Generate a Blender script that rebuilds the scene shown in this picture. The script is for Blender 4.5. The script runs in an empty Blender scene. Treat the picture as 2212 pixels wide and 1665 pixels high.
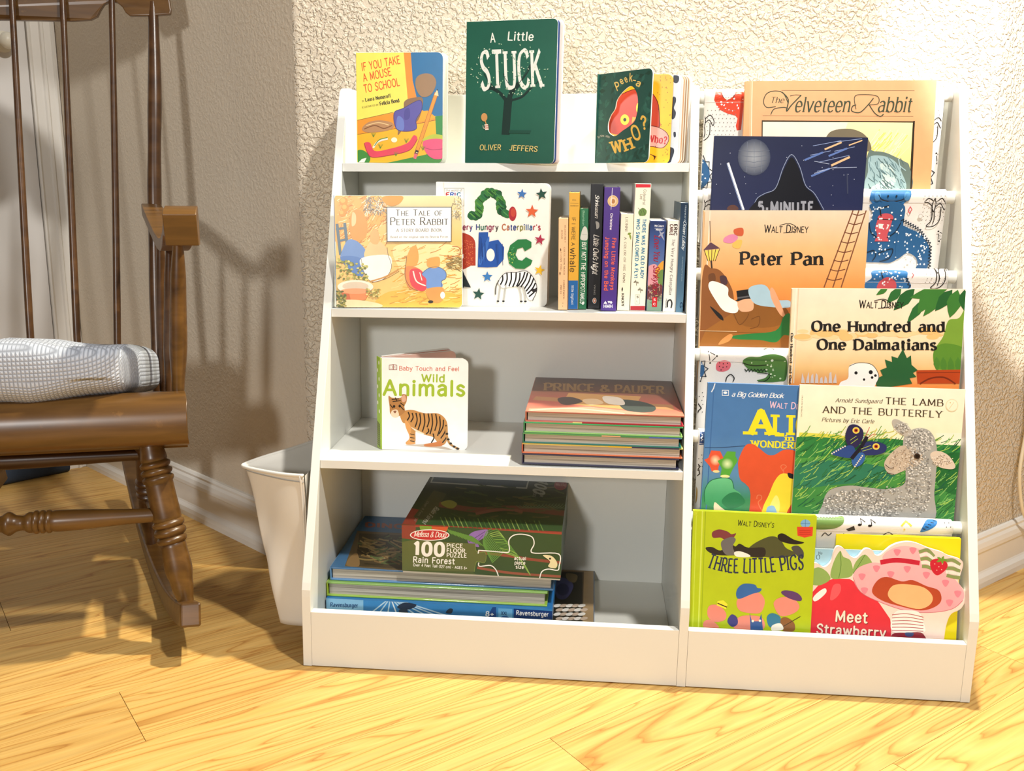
import bpy, math, random
from mathutils import Vector, Matrix
from mathutils.geometry import tessellate_polygon
random.seed(7)
sc = bpy.context.scene
col = sc.collection

# ------------------------------------------------------------------ camera, world, lights, exposure
cd = bpy.data.cameras.new('camera'); cam = bpy.data.objects.new('camera', cd); col.objects.link(cam); sc.camera = cam
cd.sensor_fit = 'HORIZONTAL'; cd.sensor_width = 36.0; cd.lens = 2029.06 / 2212 * 36.0; cd.clip_start = .02
YAW, PITCH, ROLL = -.083921, -.217864, .012356
_f = Vector((math.sin(YAW) * math.cos(PITCH), math.cos(YAW) * math.cos(PITCH), math.sin(PITCH)))
_r = Vector((math.cos(YAW), -math.sin(YAW), 0)); _u = _r.cross(_f)
_r1 = _r * math.cos(ROLL) + _u * math.sin(ROLL); _u1 = _u * math.cos(ROLL) - _r * math.sin(ROLL)
cam.matrix_world = Matrix(((_r1.x, _u1.x, -_f.x, .4758), (_r1.y, _u1.y, -_f.y, -1.44), (_r1.z, _u1.z, -_f.z, .8259), (0, 0, 0, 1)))

wd = bpy.data.worlds.new('world'); sc.world = wd; wd.use_nodes = True
wd.node_tree.nodes['Background'].inputs[0].default_value = (.96, .98, 1.0, 1)
wd.node_tree.nodes['Background'].inputs[1].default_value = .06

def area(name, loc, target, size, power, color, shape='DISK'):
    l = bpy.data.lights.new(name, 'AREA'); l.shape = shape; l.size = size; l.energy = power; l.color = color
    o = bpy.data.objects.new(name, l); col.objects.link(o); o.location = loc
    o.rotation_euler = (Vector(target) - Vector(loc)).to_track_quat('-Z', 'Y').to_euler()
    return o
area('ceiling_lamp_by_wall', (.95, .33, 2.40), (.80, .0, 0), .08, 68, (1.0, .92, .74))
area('ceiling_lamp_middle', (1.10, -.85, 2.42), (.8, .3, .4), .14, 39, (1.0, .96, .90))
area('room_lamp', (-.40, -4.4, 1.75), (-.1, .4, .7), .42, 60, (1.0, .985, .96))
def spot(name, loc, target, deg, blend, power, color, radius):
    l = bpy.data.lights.new(name, 'SPOT'); l.spot_size = math.radians(deg); l.spot_blend = blend; l.energy = power; l.color = color; l.shadow_soft_size = radius
    o = bpy.data.objects.new(name, l); col.objects.link(o); o.location = loc; o.rotation_euler = (Vector(target) - Vector(loc)).to_track_quat('-Z', 'Y').to_euler()
spot('ceiling_spot_right', (1.9, -1.7, 2.40), (1.44, .60, 1.06), 22, .10, 420, (1.0, .97, .90), .03)  # cone shaped to whiten the right wall; its rim imitates a shadow edge
sc.view_settings.view_transform = 'Standard'; sc.view_settings.look = 'None'
sc.view_settings.exposure = 0.40; sc.view_settings.gamma = 1.0; sc.view_settings.use_curve_mapping = False

# ------------------------------------------------------------------ helpers
def lin(c):
    return c / 12.92 if c <= .04045 else ((c + .055) / 1.055) ** 2.4
def hx(s):
    s = s.lstrip('#')
    if len(s) == 3: s = ''.join(k * 2 for k in s)
    return tuple(lin(int(s[i:i + 2], 16) / 255) for i in (0, 2, 4)) + (1.0,)
def S(x, y, z):                       # the bookcase leans by about a degree
    return (x + .0127 * z - .0176 * z * x, y, z + .0126 * x * z)

MATS = {}
def mat(name, color, rough=.5, spec=.5, noise=0, nscale=30, bump=0, bscale=60, coat=0, metal=0):
    if name in MATS: return MATS[name]
    m = bpy.data.materials.new(name); m.use_nodes = True; nt = m.node_tree; b = nt.nodes['Principled BSDF']
    c = hx(color) if isinstance(color, str) else color
    b.inputs['Base Color'].default_value = c; b.inputs['Roughness'].default_value = rough
    b.inputs['Specular IOR Level'].default_value = spec; b.inputs['Metallic'].default_value = metal
    b.inputs['Coat Weight'].default_value = coat
    tc = nt.nodes.new('ShaderNodeTexCoord')
    if noise:
        n = nt.nodes.new('ShaderNodeTexNoise'); n.inputs['Scale'].default_value = nscale; n.inputs['Detail'].default_value = 5
        nt.links.new(tc.outputs['Object'], n.inputs['Vector'])
        mx = nt.nodes.new('ShaderNodeMix'); mx.data_type = 'RGBA'
        mx.inputs[6].default_value = tuple(k * (1 - noise) for k in c[:3]) + (1,)
        mx.inputs[7].default_value = tuple(min(1, k * (1 + noise * .6)) for k in c[:3]) + (1,)
        nt.links.new(n.outputs['Fac'], mx.inputs[0]); nt.links.new(mx.outputs[2], b.inputs['Base Color'])
    if bump:
        n2 = nt.nodes.new('ShaderNodeTexNoise'); n2.inputs['Scale'].default_value = bscale; n2.inputs['Detail'].default_value = 4
        nt.links.new(tc.outputs['Object'], n2.inputs['Vector'])
        bp = nt.nodes.new('ShaderNodeBump'); bp.inputs['Strength'].default_value = bump; bp.inputs['Distance'].default_value = .002
        nt.links.new(n2.outputs['Fac'], bp.inputs['Height']); nt.links.new(bp.outputs['Normal'], b.inputs['Normal'])
    MATS[name] = m
    return m

class M:
    """collects shapes, links them as one mesh object"""
    def __init__(s): s.v = []; s.f = []
    def quadgrid(s, fn, nu, nv, cu=False, cv=False):
        b = len(s.v)
        for j in range(nv + (0 if cv else 1)):
            for i in range(nu + (0 if cu else 1)): s.v.append(tuple(fn(i / nu, j / nv)))
        w = nu if cu else nu + 1; hgt = nv if cv else nv + 1
        for j in range(nv):
            for i in range(nu):
                s.f.append((b + j * w + i, b + j * w + (i + 1) % w, b + ((j + 1) % hgt) * w + (i + 1) % w, b + ((j + 1) % hgt) * w + i))
        return s
    def box(s, x0, x1, y0, y1, z0, z1, f=None):
        b = len(s.v)
        for z in (z0, z1):
            for x, y in ((x0, y0), (x1, y0), (x1, y1), (x0, y1)): s.v.append(f(x, y, z) if f else (x, y, z))
        s.f += [tuple(b + k for k in q) for q in ((3, 2, 1, 0), (4, 5, 6, 7), (0, 1, 5, 4), (1, 2, 6, 5), (2, 3, 7, 6), (3, 0, 4, 7))]
        return s
    def prism(s, poly, a, b_, place, cap=True):
        """poly: 2D outline; place(u, v, t) -> xyz at t = a or b_"""
        b = len(s.v); n = len(poly)
        for t in (a, b_):
            for u, v in poly: s.v.append(tuple(place(u, v, t)))
        for i in range(n): s.f.append((b + i, b + (i + 1) % n, b + n + (i + 1) % n, b + n + i))
        if cap:
            s.f.append(tuple(b + i for i in reversed(range(n)))); s.f.append(tuple(b + n + i for i in range(n)))
        return s
    def tube(s, pts, rad, n=14, cap=True, flat=None):
        """swept round bar; rad number or list; flat=(sx, sy) squashes the section"""
        b = len(s.v); P = [Vector(p) for p in pts]; R = rad if hasattr(rad, '__len__') else [rad] * len(P)
        up = None
        for i, p in enumerate(P):
            t = (P[min(i + 1, len(P) - 1)] - P[max(i - 1, 0)]).normalized()
            if up is None:
                up = Vector((0, 0, 1)) if abs(t.z) < .9 else Vector((0, 1, 0))
            a = t.cross(up).normalized(); c = a.cross(t).normalized(); up = c
            for k in range(n):
                w = 2 * math.pi * k / n; fx, fy = flat or (1, 1)
                s.v.append(tuple(p + a * (math.cos(w) * R[i] * fx) + c * (math.sin(w) * R[i] * fy)))
        for i in range(len(P) - 1):
            for k in range(n): s.f.append((b + i * n + k, b + i * n + (k + 1) % n, b + (i + 1) * n + (k + 1) % n, b + (i + 1) * n + k))
        if cap:
            s.f.append(tuple(b + k for k in reversed(range(n)))); s.f.append(tuple(b + (len(P) - 1) * n + k for k in range(n)))
        return s
    def build(s, name, m, parent=None, smooth=False, bevel=0, segs=2, auto=None):
        me = bpy.data.meshes.new(name); me.from_pydata(s.v, [], s.f)
        me.validate(); me.materials.append(m)
        if smooth:
            me.shade_smooth() if hasattr(me, 'shade_smooth') else None
        o = bpy.data.objects.new(name, me); col.objects.link(o)
        if auto: me.set_sharp_from_angle(angle=auto)
        if bevel:
            bv = o.modifiers.new('bevel', 'BEVEL'); bv.width = bevel; bv.segments = segs; bv.limit_method = 'ANGLE'; bv.angle_limit = math.radians(40)
        if parent: o.parent = parent
        return o
    def fixn(s): return s

def recalc(o):
    import bmesh
    bm = bmesh.new(); bm.from_mesh(o.data); bmesh.ops.recalc_face_normals(bm, faces=bm.faces); bm.to_mesh(o.data); bm.free(); return o

def tag(o, label=None, cat=None, group=None, kind=None):
    if label: o['label'] = label
    if cat: o['category'] = cat
    if group: o['group'] = group
    if kind: o['kind'] = kind
    return o
def empty(name, mtx, label, cat, group=None):
    o = bpy.data.objects.new(name, None); col.objects.link(o); o.empty_display_size = .02
    o.matrix_world = mtx; return tag(o, label, cat, group)
def pose(x, y, z, psi=0, tau=0, rho=0):
    return Matrix.Translation((x, y, z)) @ Matrix.Rotation(psi, 4, 'Z') @ Matrix.Rotation(-tau, 4, 'X') @ Matrix.Rotation(rho, 4, 'Y')
def crom(pts, n=6, closed=False):
    """smooth curve through points"""
    P = [tuple(p) for p in pts]; out = []; N = len(P)
    rng = range(N) if closed else range(N - 1)
    for i in rng:
        g = (lambda k: P[k % N]) if closed else (lambda k: P[max(0, min(N - 1, k))])
        p0, p1, p2, p3 = g(i - 1), g(i), g(i + 1), g(i + 2)
        for k in range(n):
            t = k / n
            out.append(tuple(.5 * (2 * b + (c - a) * t + (2 * a - 5 * b + 4 * c - d) * t * t + (-a + 3 * b - 3 * c + d) * t ** 3) for a, b, c, d in zip(p0, p1, p2, p3)))
    if not closed: out.append(P[-1])
    return out

# ------------------------------------------------------------------ pen lettering (drawn with strokes of a nib)
G = {
'A': (5.2, 'L.1 0 2.6 7 5.1 0|L1 2.4 4.2 2.4'), 'B': (4.6, 'L.4 0 .4 7|C.4 7 2.2 7 4 6.4 4 4.4 2.4 3.7 .4 3.7|C2.2 3.7 4.4 3.2 4.4 .7 2.4 0 .4 0'),
'C': (5.2, 'C5 5.6 4.3 6.7 2.8 7 .9 5.9 .3 3.5 .9 1.1 2.8 0 4.4 .4 5.1 1.6'), 'D': (5.2, 'L.4 0 .4 7|C.4 7 2.6 6.9 4.6 5.6 5 3.5 4.6 1.4 2.6 .1 .4 0'),
'E': (4.2, 'L.4 0 .4 7|L.4 7 4 7|L.4 3.6 3.3 3.6|L.4 0 4.1 0'), 'F': (4, 'L.4 0 .4 7|L.4 7 3.9 7|L.4 3.6 3.2 3.6'),
'G': (5.6, 'C5 5.8 4.3 6.8 2.9 7 1 5.9 .3 3.5 1 1.1 2.9 0 4.4 .3 5.2 1|L5.2 .9 5.2 3|L3.4 3 5.3 3'), 'H': (5.2, 'L.4 0 .4 7|L4.8 0 4.8 7|L.4 3.6 4.8 3.6'),
'I': (1.2, 'L.6 0 .6 7'), 'J': (3, 'L2.4 7 2.4 1.8|C2.4 1.8 2 .2 .9 0 .1 .7'), 'K': (5, 'L.4 0 .4 7|L4.4 7 .5 2.9|L1.8 4.2 4.9 0'),
'L': (4, 'L.4 0 .4 7|L.4 0 3.9 0'), 'M': (6.4, 'L.5 0 .7 7 3.2 1 5.7 7 5.9 0'), 'N': (5.4, 'L.4 0 .4 7 5 0 5 7'),
'O': (5.8, 'O2.9 7 .9 6 .3 3.5 .9 1 2.9 0 4.9 1 5.5 3.5 4.9 6'), 'P': (4.4, 'L.4 0 .4 7|C.4 7 2.6 7 4.2 6.2 4.2 4.2 2.6 3.2 .4 3.2'),
'Q': (5.8, 'O2.9 7 .9 6 .3 3.5 .9 1 2.9 0 4.9 1 5.5 3.5 4.9 6|L3.4 1.7 5.6 -.6'), 'R': (4.8, 'L.4 0 .4 7|C.4 7 2.5 7 4.1 6.3 4.1 4.3 2.5 3.5 .4 3.5|L2.3 3.5 4.7 0'),
'S': (4.4, 'C4 5.8 3.2 6.9 1.5 6.8 .5 5.5 1.3 4.1 3.2 3.1 4.1 1.6 3.2 .2 1.4 0 .3 1.2'), 'T': (4.8, 'L2.4 0 2.4 7|L.1 7 4.7 7'),
'U': (5.2, 'L.4 7 .4 2.2|C.4 2.2 1 .4 2.6 0 4.2 .4 4.8 2.2|L4.8 2.2 4.8 7'), 'V': (5.2, 'L.1 7 2.6 0 5.1 7'), 'W': (7.4, 'L.1 7 1.9 0 3.7 6.4 5.5 0 7.3 7'),
'X': (5, 'L.2 7 4.8 0|L4.8 7 .2 0'), 'Y': (5, 'L.1 7 2.5 3.4 4.9 7|L2.5 3.4 2.5 0'), 'Z': (4.6, 'L.3 7 4.3 7 .3 0 4.4 0'),
'a': (4, 'C.6 4.3 1.9 5 3.2 4.4 3.4 3.2|L3.4 3.2 3.4 0|C3.4 3 1.2 2.7 .4 1.3 1.5 0 3.4 .9'), 'b': (4.2, 'L.5 7 .5 0|C.5 3.8 1.7 4.9 3.4 4.4 3.9 2.5 3.4 .5 1.7 0 .5 1.1'),
'c': (3.7, 'C3.4 4.2 2 5 .8 4.2 .3 2.5 .8 .7 2 0 3.5 .8'), 'd': (4.2, 'L3.7 7 3.7 0|C3.7 3.8 2.5 4.9 .8 4.4 .3 2.5 .8 .5 2.5 0 3.7 1.1'),
'e': (3.9, 'C.4 2.6 3.5 2.6 3.3 4.2 2 5 .8 4.3 .3 2.5 .8 .6 2.1 0 3.5 .8'), 'f': (2.6, 'C2.6 6.8 1.5 7 1.1 5.7|L1.1 5.7 1.1 0|L.1 4.9 2.3 4.9'),
'g': (4.2, 'C3.7 3.9 2.5 4.9 .8 4.4 .3 2.5 .8 .6 2.5 .1 3.7 1.1|L3.7 5 3.7 -.6|C3.7 -.6 3 -2 1.6 -2 .5 -1.3'), 'h': (4.2, 'L.5 7 .5 0|C.5 3.5 1.8 4.9 3.3 4.6 3.7 3.2|L3.7 3.2 3.7 0'),
'i': (1.2, 'L.6 5 .6 0|D.6 6.6'), 'j': (1.6, 'L1 5 1 -.8|C1 -.8 .7 -1.9 -.3 -2|D1 6.6'), 'k': (4, 'L.5 7 .5 0|L3.5 5 .6 2.1|L1.6 3.1 3.8 0'), 'l': (1.2, 'L.6 7 .6 0'),
'm': (6.6, 'L.5 5 .5 0|C.5 3.5 1.6 4.9 2.9 4.6 3.3 3.3|L3.3 3.3 3.3 0|C3.3 3.5 4.5 4.9 5.8 4.6 6.1 3.3|L6.1 3.3 6.1 0'), 'n': (4.2, 'L.5 5 .5 0|C.5 3.5 1.8 4.9 3.3 4.6 3.7 3.2|L3.7 3.2 3.7 0'),
'o': (4.2, 'O2.1 5 .7 4.2 .3 2.5 .7 .8 2.1 0 3.5 .8 3.9 2.5 3.5 4.2'), 'p': (4.2, 'L.5 5 .5 -2|C.5 3.8 1.7 4.9 3.4 4.4 3.9 2.5 3.4 .5 1.7 0 .5 1.1'),
'q': (4.2, 'L3.7 5 3.7 -2|C3.7 3.8 2.5 4.9 .8 4.4 .3 2.5 .8 .5 2.5 0 3.7 1.1'), 'r': (2.8, 'L.5 5 .5 0|C.5 3 1.3 4.7 2.8 4.8'),
's': (3.4, 'C3 4.2 1.8 5 .6 4.3 .8 3.1 2.6 2.2 3.1 1 1.9 0 .3 .8'), 't': (2.6, 'L1.1 6.4 1.1 1.2|C1.1 1.2 1.5 .1 2.5 .2|L.1 4.9 2.4 4.9'),
'u': (4.2, 'L.5 5 .5 1.8|C.5 1.8 1 .2 2.4 .1 3.7 1.6|L3.7 5 3.7 0'), 'v': (4, 'L.2 5 2 0 3.8 5'), 'w': (5.8, 'L.2 5 1.5 0 2.9 4.6 4.3 0 5.6 5'),
'x': (3.8, 'L.3 5 3.6 0|L3.5 5 .2 0'), 'y': (4, 'L.2 5 2.1 0|L3.8 5 1.4 -1.6 .4 -2'), 'z': (3.6, 'L.3 5 3.3 5 .3 0 3.4 0'),
'1': (2.6, 'L.4 5.6 1.8 7 1.8 0'), '0': (4.6, 'O2.3 7 .7 6 .3 3.5 .7 1 2.3 0 3.9 1 4.3 3.5 3.9 6'), '4': (4.4, 'L3.2 0 3.2 7 .2 2 4.4 2'), '5': (4.2, 'L3.8 7 .9 7 .6 4|C.6 4 2.5 4.7 4 3.2 3.7 .9 2 0 .3 .8'),
'2': (4.2, 'C.4 5.5 2 7 3.8 5.6 3 3.4 .3 0|L.3 0 4 0'), '6': (4.2, 'C3.5 6.8 1.2 5.6 .4 2.4|O2.1 4.2 .7 3.4 .4 2 1 .5 2.1 0 3.3 .6 3.8 2.1 3.3 3.6'), '7': (4, 'L.3 7 3.8 7 1.5 0'),
'8': (4.2, 'O2.1 7 .8 6.4 .9 4.4 2.1 3.8 3.3 4.4 3.4 6.4|O2.1 3.8 .6 3.1 .4 1 2.1 0 3.8 1 3.6 3.1'),
'+': (4, 'L2 1 2 5|L0 3 4 3'), '-': (2.6, 'L.3 2.6 2.3 2.6'), '?': (3.6, 'C.4 5.7 1.7 7 3.3 5.8 2.9 4.2 1.8 3.2 1.7 2|D1.7 .3'), '!': (1.2, 'L.6 7 .6 2|D.6 .3'), "'": (1.2, 'L.6 7 .5 5.4'),
'.': (1.2, 'D.6 .3'), '&': (5.2, 'C5 .2 1.2 5 1.6 6.8 3 6.6 3 5 .5 2.4 .7 .4 2.6 0 4.6 3'), '/': (2.6, 'L.2 -.6 2.4 7.4'), '*': (2, 'D1 3'), '(': (1.8, 'C1.6 7 .5 5 .4 2.5 1.6 -.6'), ')': (1.8, 'C.2 7 1.3 5 1.4 2.5 .2 -.6'), ' ': (2.6, '')}
STY = {  # thick, thin, serif length, slant, round caps, letter gap
'sans': (.85, .85, 0, 0, 1, 1.1), 'bold': (1.45, 1.35, 0, 0, 0, 1.5), 'rbold': (1.25, 1.25, 0, 0, 1, 1.5), 'black': (1.9, 1.7, 0, 0, 0, 1.9), 'hand': (1.15, .95, 0, .08, 1, 1.3),
'serif': (1.0, .4, .6, 0, 0, 1.5), 'serifb': (1.75, .65, .45, 0, 0, 1.35), 'slab': (1.6, 1.1, .9, 0, 0, 1.7), 'ital': (1.0, .42, .25, .25, 0, .9), 'script': (1.05, .7, 0, .32, 1, .35), 'thin': (.42, .42, 0, 0, 1, 1.2), 'tall': (1.45, .6, .5, 0, 0, 1.4)}
def _glyph(ch, sty):
    th, tn, sf, sl, rd, gap = STY[sty]; adv, d = G.get(ch, G[' ']); polys = []
    nib = math.radians(14)
    def strip(P):
        n = len(P); L = []; R = []
        for i, p in enumerate(P):
            a = P[max(i - 1, 0)]; b = P[min(i + 1, n - 1)]
            dx, dy = b[0] - a[0], b[1] - a[1]; l = math.hypot(dx, dy) or 1
            dx /= l; dy /= l; w = (tn + (th - tn) * abs(math.cos(nib) * dy - math.sin(nib) * dx)) / 2
            L.append((p[0] - dy * w, p[1] + dx * w)); R.append((p[0] + dy * w, p[1] - dx * w))
        for i in range(n - 1): polys.append([L[i], R[i], R[i + 1], L[i + 1]])
    def disc(x, y, r, k=10): polys.append([(x + r * math.cos(2 * math.pi * q / k), y + r * math.sin(2 * math.pi * q / k)) for q in range(k)])
    for st in filter(None, d.split('|')):
        num = list(map(float, st[1:].split())); P = list(zip(num[::2], num[1::2]))
        if st[0] == 'D': disc(P[0][0], P[0][1], max(.42, th * .62)); continue
        if st[0] == 'C': Q = crom(P, 5); strip(Q)
        elif st[0] == 'O': Q = crom(P, 4, True); Q.append(Q[0]); Q.append(Q[1]); strip(Q)
        else:
            Q = P
            for i in range(len(P) - 1): strip([P[i], P[i + 1]])
            for p in P[1:-1]: disc(p[0], p[1], min(th, tn) / 2, 8)
            if sf:
                for e, o in ((P[0], P[1]), (P[-1], P[-2])):
                    if abs(e[0] - o[0]) < .75 * abs(e[1] - o[1]) and e[1] in (0, 5, 7, -2):
                        h = max(tn * .8, .28); y = e[1]; yy = h if y in (0, -2) else -h
                        l = sf + th / 2; r = sf + th / 2
                        if y == 5 or (y == 7 and ch.islower()): r = th / 2
                        polys.append([(e[0] - l, y), (e[0] + r, y), (e[0] + r, y + yy), (e[0] - l, y + yy)])
        if rd and st[0] != 'O':
            for e in (Q[0], Q[-1]): disc(e[0], e[1], min(th, tn) / 2 * 1.0, 8)
    if sl: polys = [[(x + sl * y, y) for x, y in p] for p in polys]
    return adv + gap, polys
_gc = {}
def glyph(ch, sty):
    if (ch, sty) not in _gc: _gc[(ch, sty)] = _glyph(ch, sty)
    return _gc[(ch, sty)]
def layout(txt, sty, smallcaps=False):
    x = 0; out = []
    for k, ch in enumerate(txt):
        sc_ = 1
        if smallcaps and ch.islower(): ch = ch.upper(); sc_ = .78
        a, ps = glyph(ch, sty)
        for p in ps: out.append([(x + px * sc_, py * sc_) for px, py in p])
        x += a * sc_
    return x - STY[sty][5], out

INK = None
def ink_mat():
    global INK
    if INK: return INK
    m = bpy.data.materials.new('printed_ink'); m.use_nodes = True; nt = m.node_tree; b = nt.nodes['Principled BSDF']
    at = nt.nodes.new('ShaderNodeAttribute'); at.attribute_name = 'ink'
    tc = nt.nodes.new('ShaderNodeTexCoord'); n = nt.nodes.new('ShaderNodeTexNoise'); n.inputs['Scale'].default_value = 45; n.inputs['Detail'].default_value = 6
    nt.links.new(tc.outputs['Object'], n.inputs['Vector'])
    mr = nt.nodes.new('ShaderNodeMapRange'); mr.inputs[3].default_value = .90; mr.inputs[4].default_value = 1.08
    nt.links.new(n.outputs['Fac'], mr.inputs[0])
    mx = nt.nodes.new('ShaderNodeMix'); mx.data_type = 'RGBA'; mx.blend_type = 'MULTIPLY'; mx.inputs[0].default_value = 1
    nt.links.new(at.outputs['Color'], mx.inputs[6]); nt.links.new(mr.outputs[0], mx.inputs[7])
    nt.links.new(mx.outputs[2], b.inputs['Base Color']); b.inputs['Roughness'].default_value = .34; b.inputs['Specular IOR Level'].default_value = .4
    INK = m; return m

class Art:
    """flat print on a plane: outlines given in artwork units (ox, oy, scale), rectified by the four corners of the printed face"""
    def __init__(s, org, quad, w, h, place=None, dz=4e-6, base=3e-5, sub=None):
        s.ox, s.oy, s.k = org; s.w, s.h = w, h; s.v = []; s.f = []; s.c = []; s.z = base; s.dz = dz; s.sub = sub
        s.place = place or (lambda u, v, z: (u * s.w, -z, v * s.h)); s.clip = True
        if quad: s.H = s._hom(quad)
        else: s.H = None
    def _hom(s, q):          # photo quad TL TR BR BL -> unit square
        src = q; dst = [(0, 1), (1, 1), (1, 0), (0, 0)]; A = []
        for (x, y), (u, v) in zip(src, dst):
            A.append([x, y, 1, 0, 0, 0, -u * x, -u * y, u]); A.append([0, 0, 0, x, y, 1, -v * x, -v * y, v])
        n = 8
        for i in range(n):
            p = max(range(i, n), key=lambda r: abs(A[r][i])); A[i], A[p] = A[p], A[i]
            for r in range(n):
                if r != i:
                    f = A[r][i] / A[i][i]
                    for c in range(i, n + 1): A[r][c] -= f * A[i][c]
        return [A[i][n] / A[i][i] for i in range(n)] + [1]
    def uv(s, X, Y):
        x = s.ox + X / s.k; y = s.oy + Y / s.k
        if not s.H: return x, y
        H = s.H; d = H[6] * x + H[7] * y + 1
        return (H[0] * x + H[1] * y + H[2]) / d, (H[3] * x + H[4] * y + H[5]) / d
    def _clip(s, P):
        for ax, lim, sg in ((0, 0, 1), (0, 1, -1), (1, 0, 1), (1, 1, -1)):
            out = []
            for i in range(len(P)):
                a, b = P[i - 1], P[i]; da = sg * (a[ax] - lim); db = sg * (b[ax] - lim)
                if da >= 0 and db >= 0: out.append(b)
                elif da >= 0 > db or da < 0 <= db:
                    t = da / (da - db); q = tuple(a[k] + (b[k] - a[k]) * t for k in range(len(a)))
                    out.append(q)
                    if db >= 0: out.append(b)
            P = out
            if not P: return P
        return P
    def _add(s, P, colr):
        """convex polygon in uv"""
        if s.clip: P = s._clip(P)
        if len(P) < 3: return
        b = len(s.v)
        for p in P: s.v.append(s.place(p[0], p[1], s.z)); s.c.append(colr(p) if callable(colr) else colr)
        s.f.append(tuple(range(b, b + len(P)))); s.z += 2.5e-7
    def _tri(s, P, colr):
        T = tessellate_polygon([[Vector((x, y, 0)) for x, y in P]])
        for t in T:
            q = [P[i] for i in t]
            if s.sub: s._subadd(q, colr)
            else: s._add(q, colr)
    def _subadd(s, q, colr):
        e = [math.hypot((q[i][0] - q[i - 2][0]) * s.w, (q[i][1] - q[i - 2][1]) * s.h) for i in range(3)]
        m = max(e)
        if m > s.sub:
            i = e.index(m); a, b, c = q[i], q[i - 2], q[i - 1]      # split the longest edge a-b
            mid = ((a[0] + b[0]) / 2, (a[1] + b[1]) / 2)
            s._subadd([a, mid, c], colr); s._subadd([mid, b, c], colr)
        else: s._add(q, colr)
    def pts(s, t):
        if isinstance(t, str):
            n = list(map(float, t.split())); return list(zip(n[::2], n[1::2]))
        return t
    def pg(s, c, t, smooth=False):
        P = s.pts(t)
        if smooth: P = crom(P, 5, True)
        s._tri([s.uv(*p) for p in P], hx(c)); s.z += s.dz
    def sm(s, c, t): s.pg(c, t, True)
    def el(s, c, x, y, rx, ry=None, rot=0, n=28):
        ry = ry or rx; a = math.radians(rot)
        s._tri([s.uv(x + rx * math.cos(q) * math.cos(a) - ry * math.sin(q) * math.sin(a), y + rx * math.cos(q) * math.sin(a) + ry * math.sin(q) * math.cos(a)) for q in [2 * math.pi * k / n for k in range(n)]], hx(c)); s.z += s.dz
    def ln(s, c, w, t, smooth=False, closed=False):
        P = s.pts(t)
        if smooth: P = crom(P, 5, closed)
        if closed: P = P + [P[0]]
        cc = hx(c)
        for i in range(len(P) - 1):
            (x0, y0), (x1, y1) = P[i], P[i + 1]; l = math.hypot(x1 - x0, y1 - y0)
            if l < 1e-6: continue
            ex = (x1 - x0) / l * w * .3; ey = (y1 - y0) / l * w * .3; nx = -(y1 - y0) / l * w / 2; ny = (x1 - x0) / l * w / 2
            q = [s.uv(x0 - ex + nx, y0 - ey + ny), s.uv(x1 + ex + nx, y1 + ey + ny), s.uv(x1 + ex - nx, y1 + ey - ny), s.uv(x0 - ex - nx, y0 - ey - ny)]
            if s.sub: s._subadd([q[0], q[1], q[2]], cc); s._subadd([q[0], q[2], q[3]], cc)
            else: s._add(q, cc)
        s.z += s.dz
    def bg(s, *stops, hor=False):
        """printed background: colour stops (v, colour), v from 0 bottom to 1 top"""
        st = [(a, hx(c)) for a, c in stops]
        for (a, ca), (b, cb) in zip(st, st[1:]):
            q = [(0, a), (1, a), (1, b), (0, b)] if not hor else [(a, 0), (b, 0), (b, 1), (a, 1)]
            k = 1 if not hor else 0
            s._add(q, lambda p, a=a, b=b, ca=ca, cb=cb: tuple(ca[i] + (cb[i] - ca[i]) * (p[k] - a) / (b - a) for i in range(4)))
        s.z += s.dz
    def gr(s, c0, c1, t, smooth=False):
        """polygon shaded from colour c0 at its top to c1 at its bottom (artwork, not light)"""
        P = s.pts(t)
        if smooth: P = crom(P, 5, True)
        Q = [s.uv(*p) for p in P]; y0 = max(q[1] for q in Q); y1 = min(q[1] for q in Q); a, b = hx(c0), hx(c1)
        s._tri(Q, lambda p: tuple(a[i] + (b[i] - a[i]) * (y0 - p[1]) / max(1e-6, y0 - y1) for i in range(4))); s.z += s.dz
    def rad(s, c0, c1, x, y, rx, ry=None, n=26):
        ry = ry or rx; a, b = hx(c0), hx(c1); c = s.uv(x, y)
        ring = [s.uv(x + rx * math.cos(2 * math.pi * k / n), y + ry * math.sin(2 * math.pi * k / n)) for k in range(n)]
        for k in range(n):
            bb = len(s.v)
            for p, cc in ((c, a), (ring[k], b), (ring[(k + 1) % n], b)): s.v.append(s.place(p[0], p[1], s.z)); s.c.append(cc)
            s.f.append((bb, bb + 1, bb + 2))
        s.z += s.dz
    def tx(s, sty, c, txt, x0, y0, x1, y1, h, sc_=False, arc=0, colors=None):
        """lettering on the baseline (x0,y0)-(x1,y1), capital height h; arc lifts the middle of the baseline"""
        W, P = layout(txt, sty, sc_); ex, ey = (x1 - x0) / W, (y1 - y0) / W; L = math.hypot(x1 - x0, y1 - y0)
        ux, uy = (y1 - y0) / L * h / 7, -(x1 - x0) / L * h / 7
        cc = hx(c)
        for p in P:
            q = []
            for gx, gy in p:
                t = gx / W; lift = arc * 4 * t * (1 - t); sl = arc * 4 * (1 - 2 * t) / L
                X = x0 + ex * gx + ux * gy; Y = y0 + ey * gx + uy * gy
                if arc: X += ux * 0 - sl * gy * h / 7 * (x1 - x0) / L; Y -= lift
                q.append(s.uv(X, Y))
            if s.sub and len(q) == 4: s._subadd([q[0], q[1], q[2]], cc); s._subadd([q[0], q[2], q[3]], cc)
            else: s._add(q, cc if not colors else hx(colors[min(len(colors) - 1, int(p[0][0] / W * len(colors)))]))
        s.z += s.dz
    def star(s, c, x, y, r, rot=0):
        P = []
        for k in range(10):
            a = math.radians(rot - 90 + 36 * k); q = r if k % 2 == 0 else r * .42; P.append((x + q * math.cos(a), y + q * math.sin(a)))
        s.pg(c, P)
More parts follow.
